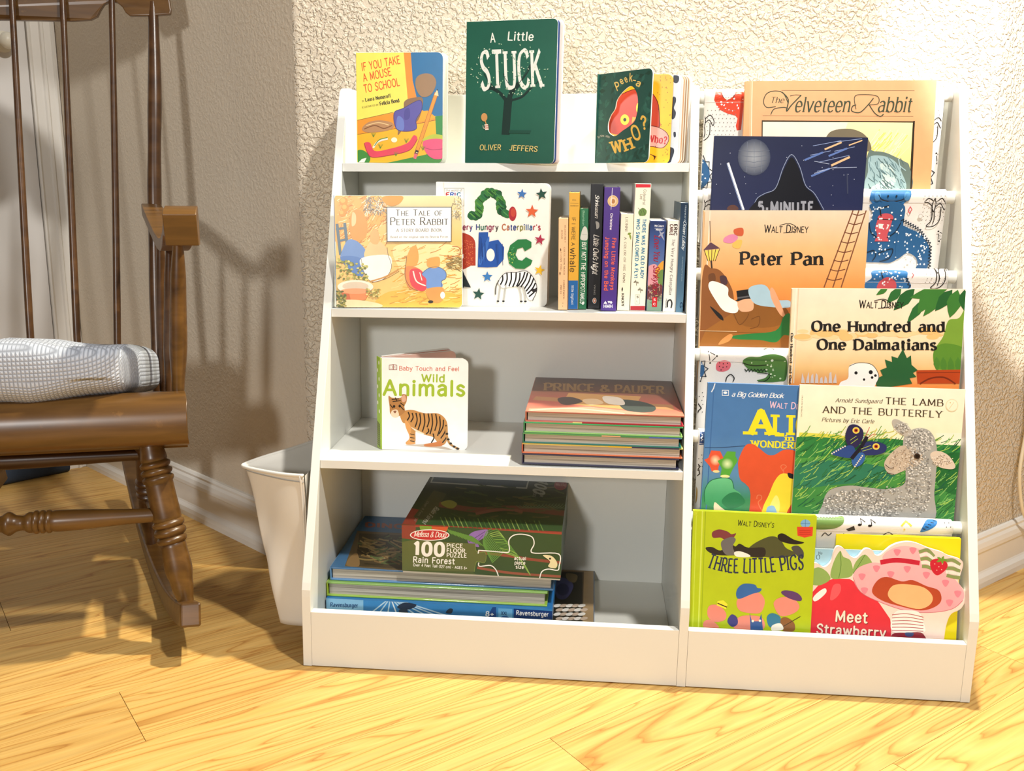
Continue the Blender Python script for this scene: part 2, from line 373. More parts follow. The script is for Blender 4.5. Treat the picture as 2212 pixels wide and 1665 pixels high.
    def leaf(s, c, x0, y0, x1, y1, w):
        dx, dy = x1 - x0, y1 - y0; l = math.hypot(dx, dy); nx, ny = -dy / l * w / 2, dx / l * w / 2
        s.pg(c, [(x0, y0), (x0 + dx * .25 + nx * .8, y0 + dy * .25 + ny * .8), (x0 + dx * .5 + nx, y0 + dy * .5 + ny), (x0 + dx * .8 + nx * .5, y0 + dy * .8 + ny * .5), (x1, y1),
                 (x0 + dx * .8 - nx * .5, y0 + dy * .8 - ny * .5), (x0 + dx * .5 - nx, y0 + dy * .5 - ny), (x0 + dx * .25 - nx * .8, y0 + dy * .25 - ny * .8)])
    def zig(s, c, w, x0, y0, x1, y1, n, amp):
        P = []; dx, dy = (x1 - x0) / n, (y1 - y0) / n; l = math.hypot(dx, dy)
        for i in range(n + 1):
            P.append((x0 + dx * i, y0 + dy * i))
            if i < n: P.append((x0 + dx * (i + .5) - dy / l * amp, y0 + dy * (i + .5) + dx / l * amp))
        s.ln(c, w, P)
    def build(s, name, parent):
        me = bpy.data.meshes.new(name); me.from_pydata(s.v, [], s.f); me.materials.append(ink_mat())
        ca = me.color_attributes.new('ink', 'FLOAT_COLOR', 'POINT')
        ca.data.foreach_set('color', [k for c in s.c for k in c])
        o = bpy.data.objects.new(name, me); col.objects.link(o); o.parent = parent
        return o

# ------------------------------------------------------------------ setting: floor of planks, walls, baseboards, door
def wood_floor_mat():
    m = bpy.data.materials.new('floor_plank_wood'); m.use_nodes = True; nt = m.node_tree; N = nt.nodes.new; K = nt.links.new
    b = nt.nodes['Principled BSDF']; tc = N('ShaderNodeTexCoord'); oi = N('ShaderNodeObjectInfo')
    off = N('ShaderNodeVectorMath'); off.operation = 'SCALE'; off.inputs[0].default_value = (37, 19, 11); K(oi.outputs['Random'], off.inputs['Scale'])
    add = N('ShaderNodeVectorMath'); K(tc.outputs['Object'], add.inputs[0]); K(off.outputs[0], add.inputs[1])
    mp = N('ShaderNodeMapping'); mp.inputs['Scale'].default_value = (.55, 7.5, 1); K(add.outputs[0], mp.inputs['Vector'])
    n1 = N('ShaderNodeTexNoise'); n1.inputs['Scale'].default_value = 1.3; n1.inputs['Detail'].default_value = 2.5; n1.inputs['Distortion'].default_value = .8; K(mp.outputs[0], n1.inputs['Vector'])
    # rings: contour lines of the stretched noise give cathedral figure
    ml = N('ShaderNodeMath'); ml.operation = 'MULTIPLY'; ml.inputs[1].default_value = 18; K(n1.outputs['Fac'], ml.inputs[0])
    fr = N('ShaderNodeMath'); fr.operation = 'FRACT'; K(ml.outputs[0], fr.inputs[0])
    cr = N('ShaderNodeValToRGB'); e = cr.color_ramp.elements
    e[0].position = 0; e[0].color = hx('bf8a45'); e[1].position = .16; e[1].color = hx('d6a95e')
    x = cr.color_ramp.elements.new(.55); x.color = hx('dcb36a'); x = cr.color_ramp.elements.new(.93); x.color = hx('d3a55a'); x = cr.color_ramp.elements.new(1); x.color = hx('b47c3c')
    K(fr.outputs[0], cr.inputs[0])
    mp2 = N('ShaderNodeMapping'); mp2.inputs['Scale'].default_value = (5, 150, 1); K(add.outputs[0], mp2.inputs['Vector'])
    n2 = N('ShaderNodeTexNoise'); n2.inputs['Scale'].default_value = 1; n2.inputs['Detail'].default_value = 4; K(mp2.outputs[0], n2.inputs['Vector'])
    mr = N('ShaderNodeMapRange'); mr.inputs[1].default_value = .3; mr.inputs[2].default_value = .75; mr.inputs[3].default_value = 1.06; mr.inputs[4].default_value = .80; K(n2.outputs['Fac'], mr.inputs[0])
    mx = N('ShaderNodeMix'); mx.data_type = 'RGBA'; mx.blend_type = 'MULTIPLY'; mx.inputs[0].default_value = 1; K(cr.outputs[0], mx.inputs[6]); K(mr.outputs[0], mx.inputs[7])
    mr2 = N('ShaderNodeMapRange'); mr2.inputs[3].default_value = .88; mr2.inputs[4].default_value = 1.04; K(oi.outputs['Random'], mr2.inputs[0])
    mx2 = N('ShaderNodeMix'); mx2.data_type = 'RGBA'; mx2.blend_type = 'MULTIPLY'; mx2.inputs[0].default_value = 1; K(mx.outputs[2], mx2.inputs[6]); K(mr2.outputs[0], mx2.inputs[7])
    K(mx2.outputs[2], b.inputs['Base Color']); b.inputs['Roughness'].default_value = .42; b.inputs['Specular IOR Level'].default_value = .35
    return m
FLOOR = wood_floor_mat()
UX, UY, VX, VY = .766, .643, .643, -.766                     # plank direction and its cross direction
fl = M(); fl.box(-3.2, 3.6, -2.6, 2.3, -.06, -.0085); floor = tag(fl.build('floor', mat('subfloor', '5a4630', .8)), kind='structure')
def behind_wall(x, y): return min(y - .386, (x + .097) * .617 + (y - .386) * .787, -(x - 1.188) * .6655 + (y - .386) * .7464)
plank_meshes = {}
PW, PL = .165, 1.22
JOINT = {-1: -.281, -4: -.395, 2: .223, 3: 1.052, 4: .60, 5: .20, 0: .62, 1: .90, -2: .45, -3: .10}
for r in range(-9, 12):
    v0 = .0769 + PW * r; base = JOINT.get(r, random.uniform(0, PL))
    for k in range(-4, 4):
        u0 = base + k * PL; cu, cv = u0 + PL / 2, v0 + PW / 2
        cx, cy = cu * UX + cv * VX, cu * UY + cv * VY
        if min(behind_wall(cx + UX * f, cy + UY * f) for f in (-.6, -.3, 0, .3, .6)) > .06: continue
        if cy < -1.9 or cx < -2.6 or cx > 3.0: continue
        if 'm' not in plank_meshes:
            q = M(); q.box(.0004, PL - .0004, -PW / 2 + .0003, PW / 2 - .0003, -.008, 0); o = q.build('plank', FLOOR, floor); plank_meshes['m'] = o.data
        else:
            o = bpy.data.objects.new('plank', plank_meshes['m']); col.objects.link(o); o.parent = floor
        o.location = (u0 * UX + cv * VX, u0 * UY + cv * VY, 0); o.rotation_euler = (0, 0, math.atan2(UY, UX))

def wall_mat():
    m = bpy.data.materials.new('textured_wall_paint'); m.use_nodes = True; nt = m.node_tree; N = nt.nodes.new; K = nt.links.new
    b = nt.nodes['Principled BSDF']; b.inputs['Base Color'].default_value = hx('d4c8b5'); b.inputs['Roughness'].default_value = .6; b.inputs['Specular IOR Level'].default_value = .3
    g = N('ShaderNodeNewGeometry'); n = N('ShaderNodeTexNoise'); n.inputs['Scale'].default_value = 125; n.inputs['Detail'].default_value = 2.2; n.inputs['Roughness'].default_value = .45; n.inputs['Distortion'].default_value = .5
    K(g.outputs['Position'], n.inputs['Vector'])
    mr = N('ShaderNodeMapRange'); mr.interpolation_type = 'SMOOTHSTEP'; mr.inputs[1].default_value = .42; mr.inputs[2].default_value = .62; K(n.outputs['Fac'], mr.inputs[0])
    n3 = N('ShaderNodeTexNoise'); n3.inputs['Scale'].default_value = 260; K(g.outputs['Position'], n3.inputs['Vector'])
    ad = N('ShaderNodeMath'); ad.operation = 'MULTIPLY_ADD'; ad.inputs[1].default_value = .25; K(n3.outputs['Fac'], ad.inputs[0]); K(mr.outputs[0], ad.inputs[2])
    bp = N('ShaderNodeBump'); bp.inputs['Strength'].default_value = WALL_BUMP; bp.inputs['Distance'].default_value = .0026; K(ad.outputs[0], bp.inputs['Height']); K(bp.outputs['Normal'], b.inputs['Normal'])
    return m
WALL_BUMP = .9
WALLM = wall_mat(); WALL_BUMP = .22; WALLS = wall_mat()
LD = Vector((-.787, .617, 0)); LN = Vector((-.617, -.787, 0)); RD = Vector((.7464, .6655, 0)); RN = Vector((.6655, -.7464, 0))
LC = Vector((-.097, .386, 0)); RC = Vector((1.188, .386, 0)); WT = 2.5
def strip_wall(name, pts, thick, m):
    """vertical wall along plan points, face on the left-hand side given by pts, thickness behind"""
    q = M(); P = [tuple(p) for p in pts]; q.prism(P, -.0085, WT, lambda u, v, t: (u, v, t)); o = q.build(name, m); recalc(o); return tag(o, kind='structure')
r_ = .016
def arc(c, a0, a1, r, n=6): return [(c[0] + r * math.cos(math.radians(a0 + (a1 - a0) * k / n)), c[1] + r * math.sin(math.radians(a0 + (a1 - a0) * k / n))) for k in range(n + 1)]
aL = math.degrees(math.atan2(LN.y, LN.x)); aR = math.degrees(math.atan2(RN.y, RN.x))
# rounded corner centres
kL = math.tan(math.radians((-90 - aL) / 2)) * r_; cL = (LC.x + abs(kL), LC.y + r_)
kR = math.tan(math.radians((aR + 90) / 2)) * r_; cR = (RC.x - abs(kR), RC.y + r_)
back = arc(cL, aL, -90, r_) + arc(cR, -90, aR, r_) + [(1.10, .60), (-.02, .60)]
strip_wall('wall_back', back, .1, WALLM)
pl0 = (cL[0] + r_ * LN.x, cL[1] + r_ * LN.y)
PC = Vector((-.958, 1.061, 0)); D2 = Vector((-.617, -.787, 0)); N2 = Vector((.787, -.617, 0))
pe = (pl0[0] + LD.x * 1.2, pl0[1] + LD.y * 1.2)
strip_wall('wall_left', [pl0, (pl0[0] - LN.x * .1, pl0[1] - LN.y * .1), (pe[0] - LN.x * .1, pe[1] - LN.y * .1), pe], .1, WALLS)
pr0 = (cR[0] + r_ * RN.x, cR[1] + r_ * RN.y); pq = (pr0[0] + RD.x * 1.3, pr0[1] + RD.y * 1.3)
strip_wall('wall_right', [pr0, pq, (pq[0] - RN.x * .1, pq[1] - RN.y * .1), (pr0[0] - RN.x * .1, pr0[1] - RN.y * .1)], .1, WALLM)
w0 = PC - D2 * .0; w1 = PC + D2 * 1.3
strip_wall('wall_door_side', [tuple(w0)[:2], tuple(w1)[:2], tuple(w1 - N2 * .1)[:2], tuple(w0 - N2 * .1)[:2]], .1, WALLS)
BASEP = [(0, 0), (.021, 0), (.021, .012), (.019, .022), (.014, .030), (.0125, .034), (.0125, .076), (.0145, .080), (.0145, .088), (.012, .098), (.0085, .104), (.0085, .109), (.005, .114), (0, .115)]
TRIM = mat('white_trim_paint', 'e6e2da', .35)
def baseboard(name, a, b, n, ea=0, eb=0):
    q = M(); a = Vector(a); b = Vector(b); d = (b - a).normalized(); nn = Vector(n)
    q.prism(BASEP, 0, 1, lambda u, v, t: tuple((a - d * (ea * u) if t == 0 else b + d * (eb * u)) + nn * u + Vector((0, 0, v))))
    o = q.build(name, TRIM); recalc(o); return tag(o, kind='structure')
tl = math.tan(math.radians((-90 - aL) / 2)); tr = math.tan(math.radians((aR + 90) / 2))
baseboard('baseboard_left', LC + LD * 1.08, LC, LN, 0, abs(tl)); baseboard('baseboard_back', LC, RC, (0, -1, 0), abs(tl), abs(tr)); baseboard('baseboard_right', RC, RC + RD * 1.25, RN, abs(tr), 0)
# door casing: stepped moulding
q = M(); CP = [(0.002, 0), (.002, .012), (.010, .017), (.014, .013), (.030, .013), (.034, .018), (.040, .018), (.043, .013), (.062, .011), (.068, .016), (.072, .014), (.072, 0)]
q.prism(CP, 0.0, 2.1, lambda u, v, t: tuple(PC + D2 * u + N2 * (v + .0002) + Vector((0, 0, t)))); o = q.build('trim_1', TRIM); recalc(o); tag(o, kind='structure')
q = M()
q.prism([(.074, 0), (.86, 0), (.86, .008), (.074, .008)], .008, 2.04, lambda u, v, t: tuple(PC + D2 * u + N2 * v + Vector((0, 0, t)))); door = q.build('door_1', mat('white_door_paint', 'dfdcd8', .4), bevel=.002); recalc(door); tag(door, kind='structure')
q = M(); kc = PC + D2 * .132 + Vector((0, 0, 1.146))
q.tube([kc + N2 * .008, kc + N2 * .012, kc + N2 * .016], [.026, .026, .020], 24); q.build('knob_rose', mat('cream_plastic', 'e8e2d0', .4), door, smooth=True, auto=.6)
q = M(); q.tube([kc + N2 * .016, kc + N2 * .030, kc + N2 * .036, kc + N2 * .048, kc + N2 * .058, kc + N2 * .062], [.008, .008, .017, .021, .016, .006], 20); q.build('door_knob', mat('cream_plastic', 'e8e2d0', .4), door, smooth=True)
q = M(); a0 = PC + D2 * .078 + N2 * .026; q.tube([a0 + Vector((0, 0, .021)), a0 + D2 * .35 + Vector((0, 0, .022)), a0 + D2 * .76 + Vector((0, 0, .021))], .0205, 16)
tag(q.build('draft_stopper', mat('navy_cloth', '2a3442', .9, noise=.2, nscale=200), smooth=True, auto=.8), 'dark navy cloth draft stopper along the foot of the white door', 'draft stopper')
# cable hanging in front of the right-hand wall
q = M(); cp = [(1.36, .535, .60), (1.369, .543, .45), (1.3790, .545, .36), (1.372, .538, .25), (1.382, .545, .19), (1.400, .556, .14), (1.425, .575, .115), (1.46, .600, .10), (1.50, .635, .03), (1.56, .67, .006), (1.66, .72, .006)]
q.tube([Vector(p) + RN * .012 for p in crom(cp, 8)], .0038, 10); tag(q.build('power_cable', mat('ivory_plastic', 'd9cdb2', .45), smooth=True, auto=.8), 'ivory power cable hanging down the wall right of the bookcase', 'cable')

# ------------------------------------------------------------------ bookcase
T = .015; XM = .6356; W = 1.108; ZB = .1408; SL = .3474; H = .9798; DD = .367
Z1, Z2, Z3, ZK, Z0 = .8472, .5985, .3489, .1016, .0222
yf = lambda z: SL * max(0, z - ZB)
WHITE = mat('white_laminate', 'dfe0da', .38, noise=.012, nscale=180)
case = empty('bookcase', Matrix.Identity(4), 'white two-bay children\'s bookcase with slanted front and fabric book slings', 'bookcase')
yt = yf(H)
prof = [(0, .001), (0, ZB - .012), (0.0006, ZB), (yf(ZB + .012), ZB + .012)]
prof += [(yf(H - .045), H - .045), (yt - .0092, H - .024), (yt - .002, H - .009), (yt + .010, H - .001), (yt + .018, H), (DD - .012, H), (DD - .003, H - .004), (DD, H - .012), (DD, .001)]
for x0 in (0, XM, W - T):
    q = M(); q.prism(prof, x0, x0 + T, lambda u, v, t: S(t, u, v)); recalc(q.build('side_panel', WHITE, case, bevel=.0007))
g = .0003
def board(name, x0, x1, y0, y1, z0, z1, bev=.0005):
    q = M(); q.box(x0, x1, y0, y1, z0, z1, S); return recalc(q.build(name, WHITE, case, bevel=bev))
for z in (Z1, Z2, Z3): board('shelf', T + g, XM - g, yf(z), .3638, z - .0147, z)
board('shelf', T + g, XM - g, .0155, .3638, Z0 - .0147, Z0); board('shelf', XM + T + g, W - T - g, .0155, .3638, Z0 - .0147, Z0)
board('kick_panel', T + g, XM - g, 0, .015, .002, ZK); board('kick_panel', XM + T + g, W - T - g, 0, .015, .002, ZK)
board('back_panel', T + g, XM - g, .364, .3668, .004, .972); board('cross_rail', XM + T + g, W - T - g, .350, .3645, .925, .972)
board('cross_rail', XM + T + g, W - T - g, .350, .3645, .10, .145)
RZ = [.9605, .7909, .6609, .5288, .3968, .2678]; RODS = [(yf(z) + .035, z) for z in RZ]; RR = .0132
CLOTH = mat('white_sling_canvas', 'e9e4de', .8, bump=.12, bscale=900)
for (y, z) in RODS:
    q = M(); q.tube([S(XM + T + .0002, y, z), S(W - T - .0002, y, z)], .0108, 20); q.build('rod', WHITE, case, smooth=True, auto=.8)
FX0, FX1 = .6625, 1.0775
def leg_pts(k):
    """line of the cloth of tier k below its rod: start, pocket bottom, front rise to the next rod"""
    y, z = RODS[k]; a = .5
    p = [(y - RR * math.cos(a), z - RR * math.sin(a))]
    if k < 5:
        y2, z2 = RODS[k + 1]
        p += [(y2 + .046, z2 - .062), (y2 + .040, z2 - .078), (y2 + .018, z2 - .081), (y2 + .0065, z2 - .070), (y2 + .0045, z2 - .013)]
    else: p += [(.10, .06), (.09, .026), (.075, .0238)]
    return p
def cloth(k, x, s_, off=0):
    y, z = RODS[k]
    if s_ <= 0:
        a = -.5 - s_ / RR; r = RR + off; return S(x, y - r * math.cos(a), z + r * math.sin(a))
    P = leg_pts(k); A, B = P[0], P[1]; L = math.hypot(B[0] - A[0], B[1] - A[1]); dy, dz = (B[0] - A[0]) / L, (B[1] - A[1]) / L
    ed = min(x - FX0, FX1 - x); puck = .0035 * math.exp(-(ed / .02) ** 2) * math.sin(min(1, s_ / L) * math.pi) * (1 if ed > 0 else 1)
    return S(x, A[0] + dy * s_ + dz * off - 0 * puck, A[1] + dz * s_ - dy * off)
for k in range(6):
    q = M(); nx = 24; P = leg_pts(k)
    side = []                                                   # profile of sleeve round the rod, then down and up
    for i in range(19): a = -.5 - math.pi * 2 * (i / 18) * -.93; side.append((RODS[k][0] - RR * math.cos(a), RODS[k][1] + RR * math.sin(a)))
    side = side[::-1]
    side += P[1:]
    nn = len(side)
    q.quadgrid(lambda u, v: S(FX0 + (FX1 - FX0) * u, side[round(v * (nn - 1))][0], side[round(v * (nn - 1))][1]), nx, nn - 1)
    sl = q.build('fabric_sling', CLOTH, case, smooth=True, auto=1.2)
    if k < 5: pass
    sv = sl.modifiers.new('thick', 'SOLIDIFY'); sv.thickness = .0008; sv.offset = 0
    if k == 0: SLINGS = []
    SLINGS.append(sl)
    q = M(); q.quadgrid(lambda u, v, k=k: cloth(k, FX0 + .001 + (FX1 - FX0 - .002) * u, .0022 + .0012 * v, .0012 * math.sin(v * math.pi)), 24, 3)
    q.build('seam', mat('sling_seam', 'c9bfb8', .8), sl, smooth=True)

# ------------------------------------------------------------------ rocking chair
def wood_mat(name, c0, c1, c2, rough=.38):
    m = bpy.data.materials.new(name); m.use_nodes = True; nt = m.node_tree; N = nt.nodes.new; K = nt.links.new; b = nt.nodes['Principled BSDF']
    tc = N('ShaderNodeTexCoord'); mp = N('ShaderNodeMapping'); mp.inputs['Scale'].default_value = (4, 30, 30); K(tc.outputs['Object'], mp.inputs['Vector'])
    n = N('ShaderNodeTexNoise'); n.inputs['Scale'].default_value = 1.6; n.inputs['Detail'].default_value = 6; n.inputs['Distortion'].default_value = .4; K(mp.outputs[0], n.inputs['Vector'])
    cr = N('ShaderNodeValToRGB'); e = cr.color_ramp.elements; e[0].position = .3; e[0].color = hx(c0); e[1].position = .72; e[1].color = hx(c2); x = e.new(.5); x.color = hx(c1); K(n.outputs['Fac'], cr.inputs[0])
    n2 = N('ShaderNodeTexNoise'); n2.inputs['Scale'].default_value = 14; n2.inputs['Detail'].default_value = 8; n2.inputs['Roughness'].default_value = .7; K(tc.outputs['Object'], n2.inputs['Vector'])
    mr = N('ShaderNodeMapRange'); mr.inputs[1].default_value = .62; mr.inputs[2].default_value = .74; K(n2.outputs['Fac'], mr.inputs[0])
    mx = N('ShaderNodeMix'); mx.data_type = 'RGBA'; K(mr.outputs[0], mx.inputs[0]); K(cr.outputs[0], mx.inputs[6]); mx.inputs[7].default_value = tuple(min(1, k * 1.45) for k in hx(c2)[:3]) + (1,)
    K(mx.outputs[2], b.inputs['Base Color']); b.inputs['Roughness'].default_value = rough; b.inputs['Coat Weight'].default_value = .25; b.inputs['Coat Roughness'].default_value = .25
    return m
CH = wood_mat('chair_maple_stain', '4a3010', '5b3d16', '6b4a20'); CHD = wood_mat('chair_dark_turnings', '3f2610', '4c3016', '593b1e', .34)
chair = empty('rocking_chair', Matrix.Translation((-.20, .05, 0)) @ Matrix.Rotation(math.atan2(.3, .954), 4, 'Z'), 'brown stained wooden rocking chair with tall spindle back and scrolled arm', 'rocking chair')
CWID = .76
mir = lambda p, s: p if s > 0 else (-CWID - p[0], p[1], p[2])
sp = [(.012, .372), (-.006, .380), (-.016, .395), (-.018, .415), (-.012, .437), (.002, .452), (.022, .459), (.045, .459), (.075, .451), (.14, .428), (.25, .400), (.36, .386), (.43, .381), (.443, .374), (.443, .340), (.43, .332), (.10, .348), (.05, .360)]
q = M(); ins = lambda Y: .075 * max(0, Y) / .42
q.prism(crom(sp, 4, True), 0, 1, lambda u, v, t: ((-ins(u)) if t == 0 else (-CWID + ins(u)), u, v)); recalc(q.build('seat', CH, chair, smooth=True, auto=.7, bevel=.005, segs=3))
def turned(q, a, b, base, rings, n=90, k=20):
    a = Vector(a); b = Vector(b); R = []; P = []
    for i in range(n + 1):
        t = i / n
        for (t0, r0), (t1, r1) in zip(base, base[1:]):
            if t0 <= t <= t1:
                w = (t - t0) / (t1 - t0); w = w * w * (3 - 2 * w); r = r0 + (r1 - r0) * w; break
        for c in rings:
            if abs(t - c[0]) < c[1]: r += c[2] * math.sqrt(max(0, 1 - ((t - c[0]) / c[1]) ** 2))
            elif abs(t - c[0]) < c[1] * 1.35: r -= c[2] * .35
        P.append(a + (b - a) * t); R.append(r)
    q.tube(P, R, k)
for s in (1, -1):
    q = M(); turned(q, mir((-.072, .055, .365), s), mir((-.022, -.006, .088), s), [(0, .019), (.10, .0225), (.28, .0235), (.45, .0245), (.64, .022), (.78, .0235), (.88, .019), (1, .0135)],
                    [(.13, .018, .0035), (.175, .018, .004), (.22, .018, .0035), (.50, .018, .0035), (.55, .020, .0045), (.60, .018, .0035)]); q.build('leg', CH, chair, smooth=True, auto=.9)
    q = M(); turned(q, mir((-.125, .335, .345), s), mir((-.140, .405, .048), s), [(0, .018), (.2, .0215), (.5, .0225), (.78, .0215), (1, .013)], [(.13, .018, .0035), (.175, .018, .004), (.22, .018, .0035), (.50, .018, .0035), (.55, .02, .0045), (.60, .018, .0035)]); q.build('leg', CHD, chair, smooth=True, auto=.9)
    # rocker: curved runner
    q = M(); n = 30
    def rk(i, du, dv):
        Y = -.062 + .80 * i / n; X = -.012 - .28 * (Y + .05); z = .0215 + (Y - .30) ** 2 / 1.9
        sl_ = (Y - .30) / .95; L = math.hypot(1, sl_); X += du * .017
        return mir((X, Y - sl_ / L * dv * .0205, z + dv * .0205 / L), s)
    for i in range(n + 1):
        for du, dv in ((-1, -1), (1, -1), (1, 1), (-1, 1)): q.v.append(rk(i, du, dv))
    for i in range(n):
        for k in range(4): q.f.append((i * 4 + k, i * 4 + (k + 1) % 4, i * 4 + 4 + (k + 1) % 4, i * 4 + 4 + k))
    q.f += [(3, 2, 1, 0), (4 * n, 4 * n + 1, 4 * n + 2, 4 * n + 3)]; recalc(q.build('rocker', CH, chair, bevel=.004, segs=3))
    # back post
    q = M(); q.tube([mir(p, s) for p in crom([(-.1015, .395, .372), (-.100, .425, .55), (-.093, .465, .80), (-.085, .505, 1.0), (-.082, .542, 1.168)], 8)], [.0135 - .0005 * math.cos(i) if i < 24 else .0135 - (i - 24) * .0006 for i in range(33)], 16); q.build('back_post', CHD, chair, smooth=True, auto=.9)
    # arm: swept flat bar ending in a scroll
    ap = crom([(.452, .754), (.36, .744), (.25, .724), (.16, .708), (.10, .706), (.058, .718), (.026, .738), (-.002, .745), (-.026, .742), (-.040, .738)], 5)
    q = M(); n = len(ap)
    for i, (Y, z) in enumerate(ap):
        a = ap[max(0, i - 1)]; b = ap[min(n - 1, i + 1)]; dy, dz = b[0] - a[0], b[1] - a[1]; l = math.hypot(dy, dz); ny, nz = -dz / l, dy / l
        t = i / (n - 1); X = -.100 + .112 * min(1, max(0, (.45 - Y) / .46)) ** 1.1; w = .019 + .0065 * min(1, t * 1.6); th = .011 + (.019 * min(1, (t - .66) / .14) if t > .66 else 0) - (.004 * (t - .9) / .1 if t > .9 else 0)
        for du, dv in ((-1, -1), (1, -1), (1, 1), (-1, 1)): q.v.append(mir((X + du * w, Y + ny * dv * th, z + nz * dv * th), s))
    for i in range(n - 1):
        for k in range(4): q.f.append((i * 4 + k, i * 4 + (k + 1) % 4, i * 4 + 4 + (k + 1) % 4, i * 4 + 4 + k))
    q.f += [(3, 2, 1, 0), tuple(4 * (n - 1) + k for k in range(4))]; recalc(q.build('armrest', CH, chair, bevel=.011, segs=4))
    for (a, b, r0) in (((-.020, .050, .445), (-.002, .038, .722), .0115), ((-.050, .165, .412), (-.030, .150, .712), .0085), ((-.078, .290, .392), (-.062, .275, .722), .0085)):
        q = M(); turned(q, mir(a, s), mir(b, s), [(0, r0 * .85), (.35, r0 * 1.3), (.7, r0 * 1.15), (1, r0 * .75)], [], 24, 14); q.build('arm_spindle', CH if r0 > .01 else CHD, chair, smooth=True, auto=.9)
    q = M(); turned(q, mir((-.046, .040, .205), s), mir((-.137, .385, .150), s), [(0, .009), (.5, .015), (1, .009)], [], 30, 14); q.build('side_stretcher', CHD, chair, smooth=True, auto=.9)
LS = CWID - .096; half_ = [(0, .0115), (.03, .0125), (.178, .0185), (.184, .018), (.222, .018), (.232, .0125), (.240, .0135), (.254, .0205), (.268, .0135), (.276, .0125), (.30, .017)]
rg = [.191, .201, .211]
q = M(); turned(q, (-.048, .026, .243), (-CWID + .048, .026, .243), [(d / LS, r) for d, r in half_] + [(.5, .021)] + [(1 - d / LS, r) for d, r in reversed(half_)], [(d / LS, .0045 / LS, .0022) for d in rg] + [(1 - d / LS, .0045 / LS, .0022) for d in rg], 200, 20); q.build('front_stretcher', CH, chair, smooth=True, auto=.9)
q = M(); turned(q, (-.132, .350, .262), (-CWID + .132, .350, .262), [(0, .013), (.5, .019), (1, .013)], [], 40, 16); q.build('rear_stretcher', CHD, chair, smooth=True, auto=.9)
for xt, xb in ((-.160, -.184), (-.253, -.257), (-.347, -.343), (-.440, -.430), (-.530, -.513), (-.60, -.576)):
    q = M(); q.tube(crom([(xb, .402, .380), (xb + (xt - xb) * .3, .428, .56), (xb + (xt - xb) * .65, .480, .85), (xt, .540, 1.19)], 8), [.0075 - .0001 * abs(i - 8) for i in range(25)], 12); q.build('back_spindle', CHD, chair, smooth=True, auto=.9)
# top rail with a round notch over each outer spindle
half = [(-.380, 1.132), (-.24, 1.135), (-.205, 1.139), (-.192, 1.146), (-.186, 1.158), (-.178, 1.170), (-.165, 1.177), (-.152, 1.175), (-.142, 1.166), (-.136, 1.155), (-.128, 1.149), (-.085, 1.150), (-.048, 1.154), (-.046, 1.162), (-.050, 1.20), (-.060, 1.25), (-.10, 1.285), (-.18, 1.305), (-.380, 1.318)]
half = [(x, z - .010) for x, z in half]
rail = half + [(-CWID - x, z) for x, z in reversed(half[1:-1])]
q = M(); q.prism(rail, -1, 1, lambda u, v, t: (u, .528 + (v - 1.13) * .22 + .030 * (1 - ((u + .38) / .34) ** 2) + t * .009, v)); recalc(q.build('top_rail', CH, chair, bevel=.002))

# cushion
def waffle():
    m = bpy.data.materials.new('grey_waffle_knit'); m.use_nodes = True; nt = m.node_tree; N = nt.nodes.new; K = nt.links.new; b = nt.nodes['Principled BSDF']
    uv = N('ShaderNodeAttribute'); uv.attribute_name = 'weave'; sx = N('ShaderNodeSeparateXYZ'); K(uv.outputs['Vector'], sx.inputs[0])
    def saw(out, f):
        a = N('ShaderNodeMath'); a.operation = 'MULTIPLY'; a.inputs[1].default_value = f; K(out, a.inputs[0])
        f2 = N('ShaderNodeMath'); f2.operation = 'PINGPONG'; f2.inputs[1].default_value = .5; K(a.outputs[0], f2.inputs[0]); return f2.outputs[0]
    X = saw(sx.outputs[0], 160); Y = saw(sx.outputs[1], 150)
    mn = N('ShaderNodeMath'); mn.operation = 'MINIMUM'; K(X, mn.inputs[0]); K(Y, mn.inputs[1])
    cr = N('ShaderNodeValToRGB'); e = cr.color_ramp.elements; e[0].position = .03; e[0].color = hx('8d929c'); e[1].position = .20; e[1].color = hx('b2b8c4'); x = e.new(.4); x.color = hx('c2c8d2'); K(mn.outputs[0], cr.inputs[0])
    K(cr.outputs[0], b.inputs['Base Color']); b.inputs['Roughness'].default_value = .9
    bp = N('ShaderNodeBump'); bp.inputs['Distance'].default_value = .0022; bp.inputs['Strength'].default_value = 1; K(mn.outputs[0], bp.inputs['Height']); K(bp.outputs['Normal'], b.inputs['Normal'])
    return m
cush = empty('seat_cushion', Matrix.Translation((-.20, .05, 0)) @ Matrix.Rotation(math.atan2(.3, .954), 4, 'Z'), 'light grey waffle-knit tufted cushion lying on the seat of the rocking chair', 'cushion')
q = M(); cw, cdp = .235, .190; weave = []
def sgp(c, e): return math.copysign(abs(c) ** e, c)
nu, nv = 96, 60
def cu(u, v):
    a = 2 * math.pi * u; b_ = math.pi * (v - .5)
    x = cw * sgp(math.cos(a), .42) * sgp(math.cos(b_), .36); y = cdp * sgp(math.sin(a), .42) * sgp(math.cos(b_), .36); z = .056 * sgp(math.sin(b_), .55)
    d = 0
    for tx_ in (-.125, .125, 0):
        for ty in (-.09, .09):
            r2 = (x - tx_) ** 2 + (y - ty) ** 2; d += .030 * math.exp(-r2 / .0016)
    if z > 0: z -= d * min(1, z / .02); z += .008 * math.sin(x * 24 + 1.0) * (1 - abs(y) / cdp * .3)
    z -= .012 * max(0, (y / cdp)) ** 2
    Y = y + .180; X = x - .314
    kk = min(1, max(0, (abs(x) / cw - .90) / .08)); weave.append((X + math.copysign(1, x) * (y + cdp) * kk, z - y * (1 - kk), 0))
    return (X, Y, .455 - .19 * (Y - .02) + .050 + z + (.006 * math.sin(X * 31) if z < -.02 else 0))
q.quadgrid(cu, nu, nv, cu=True)
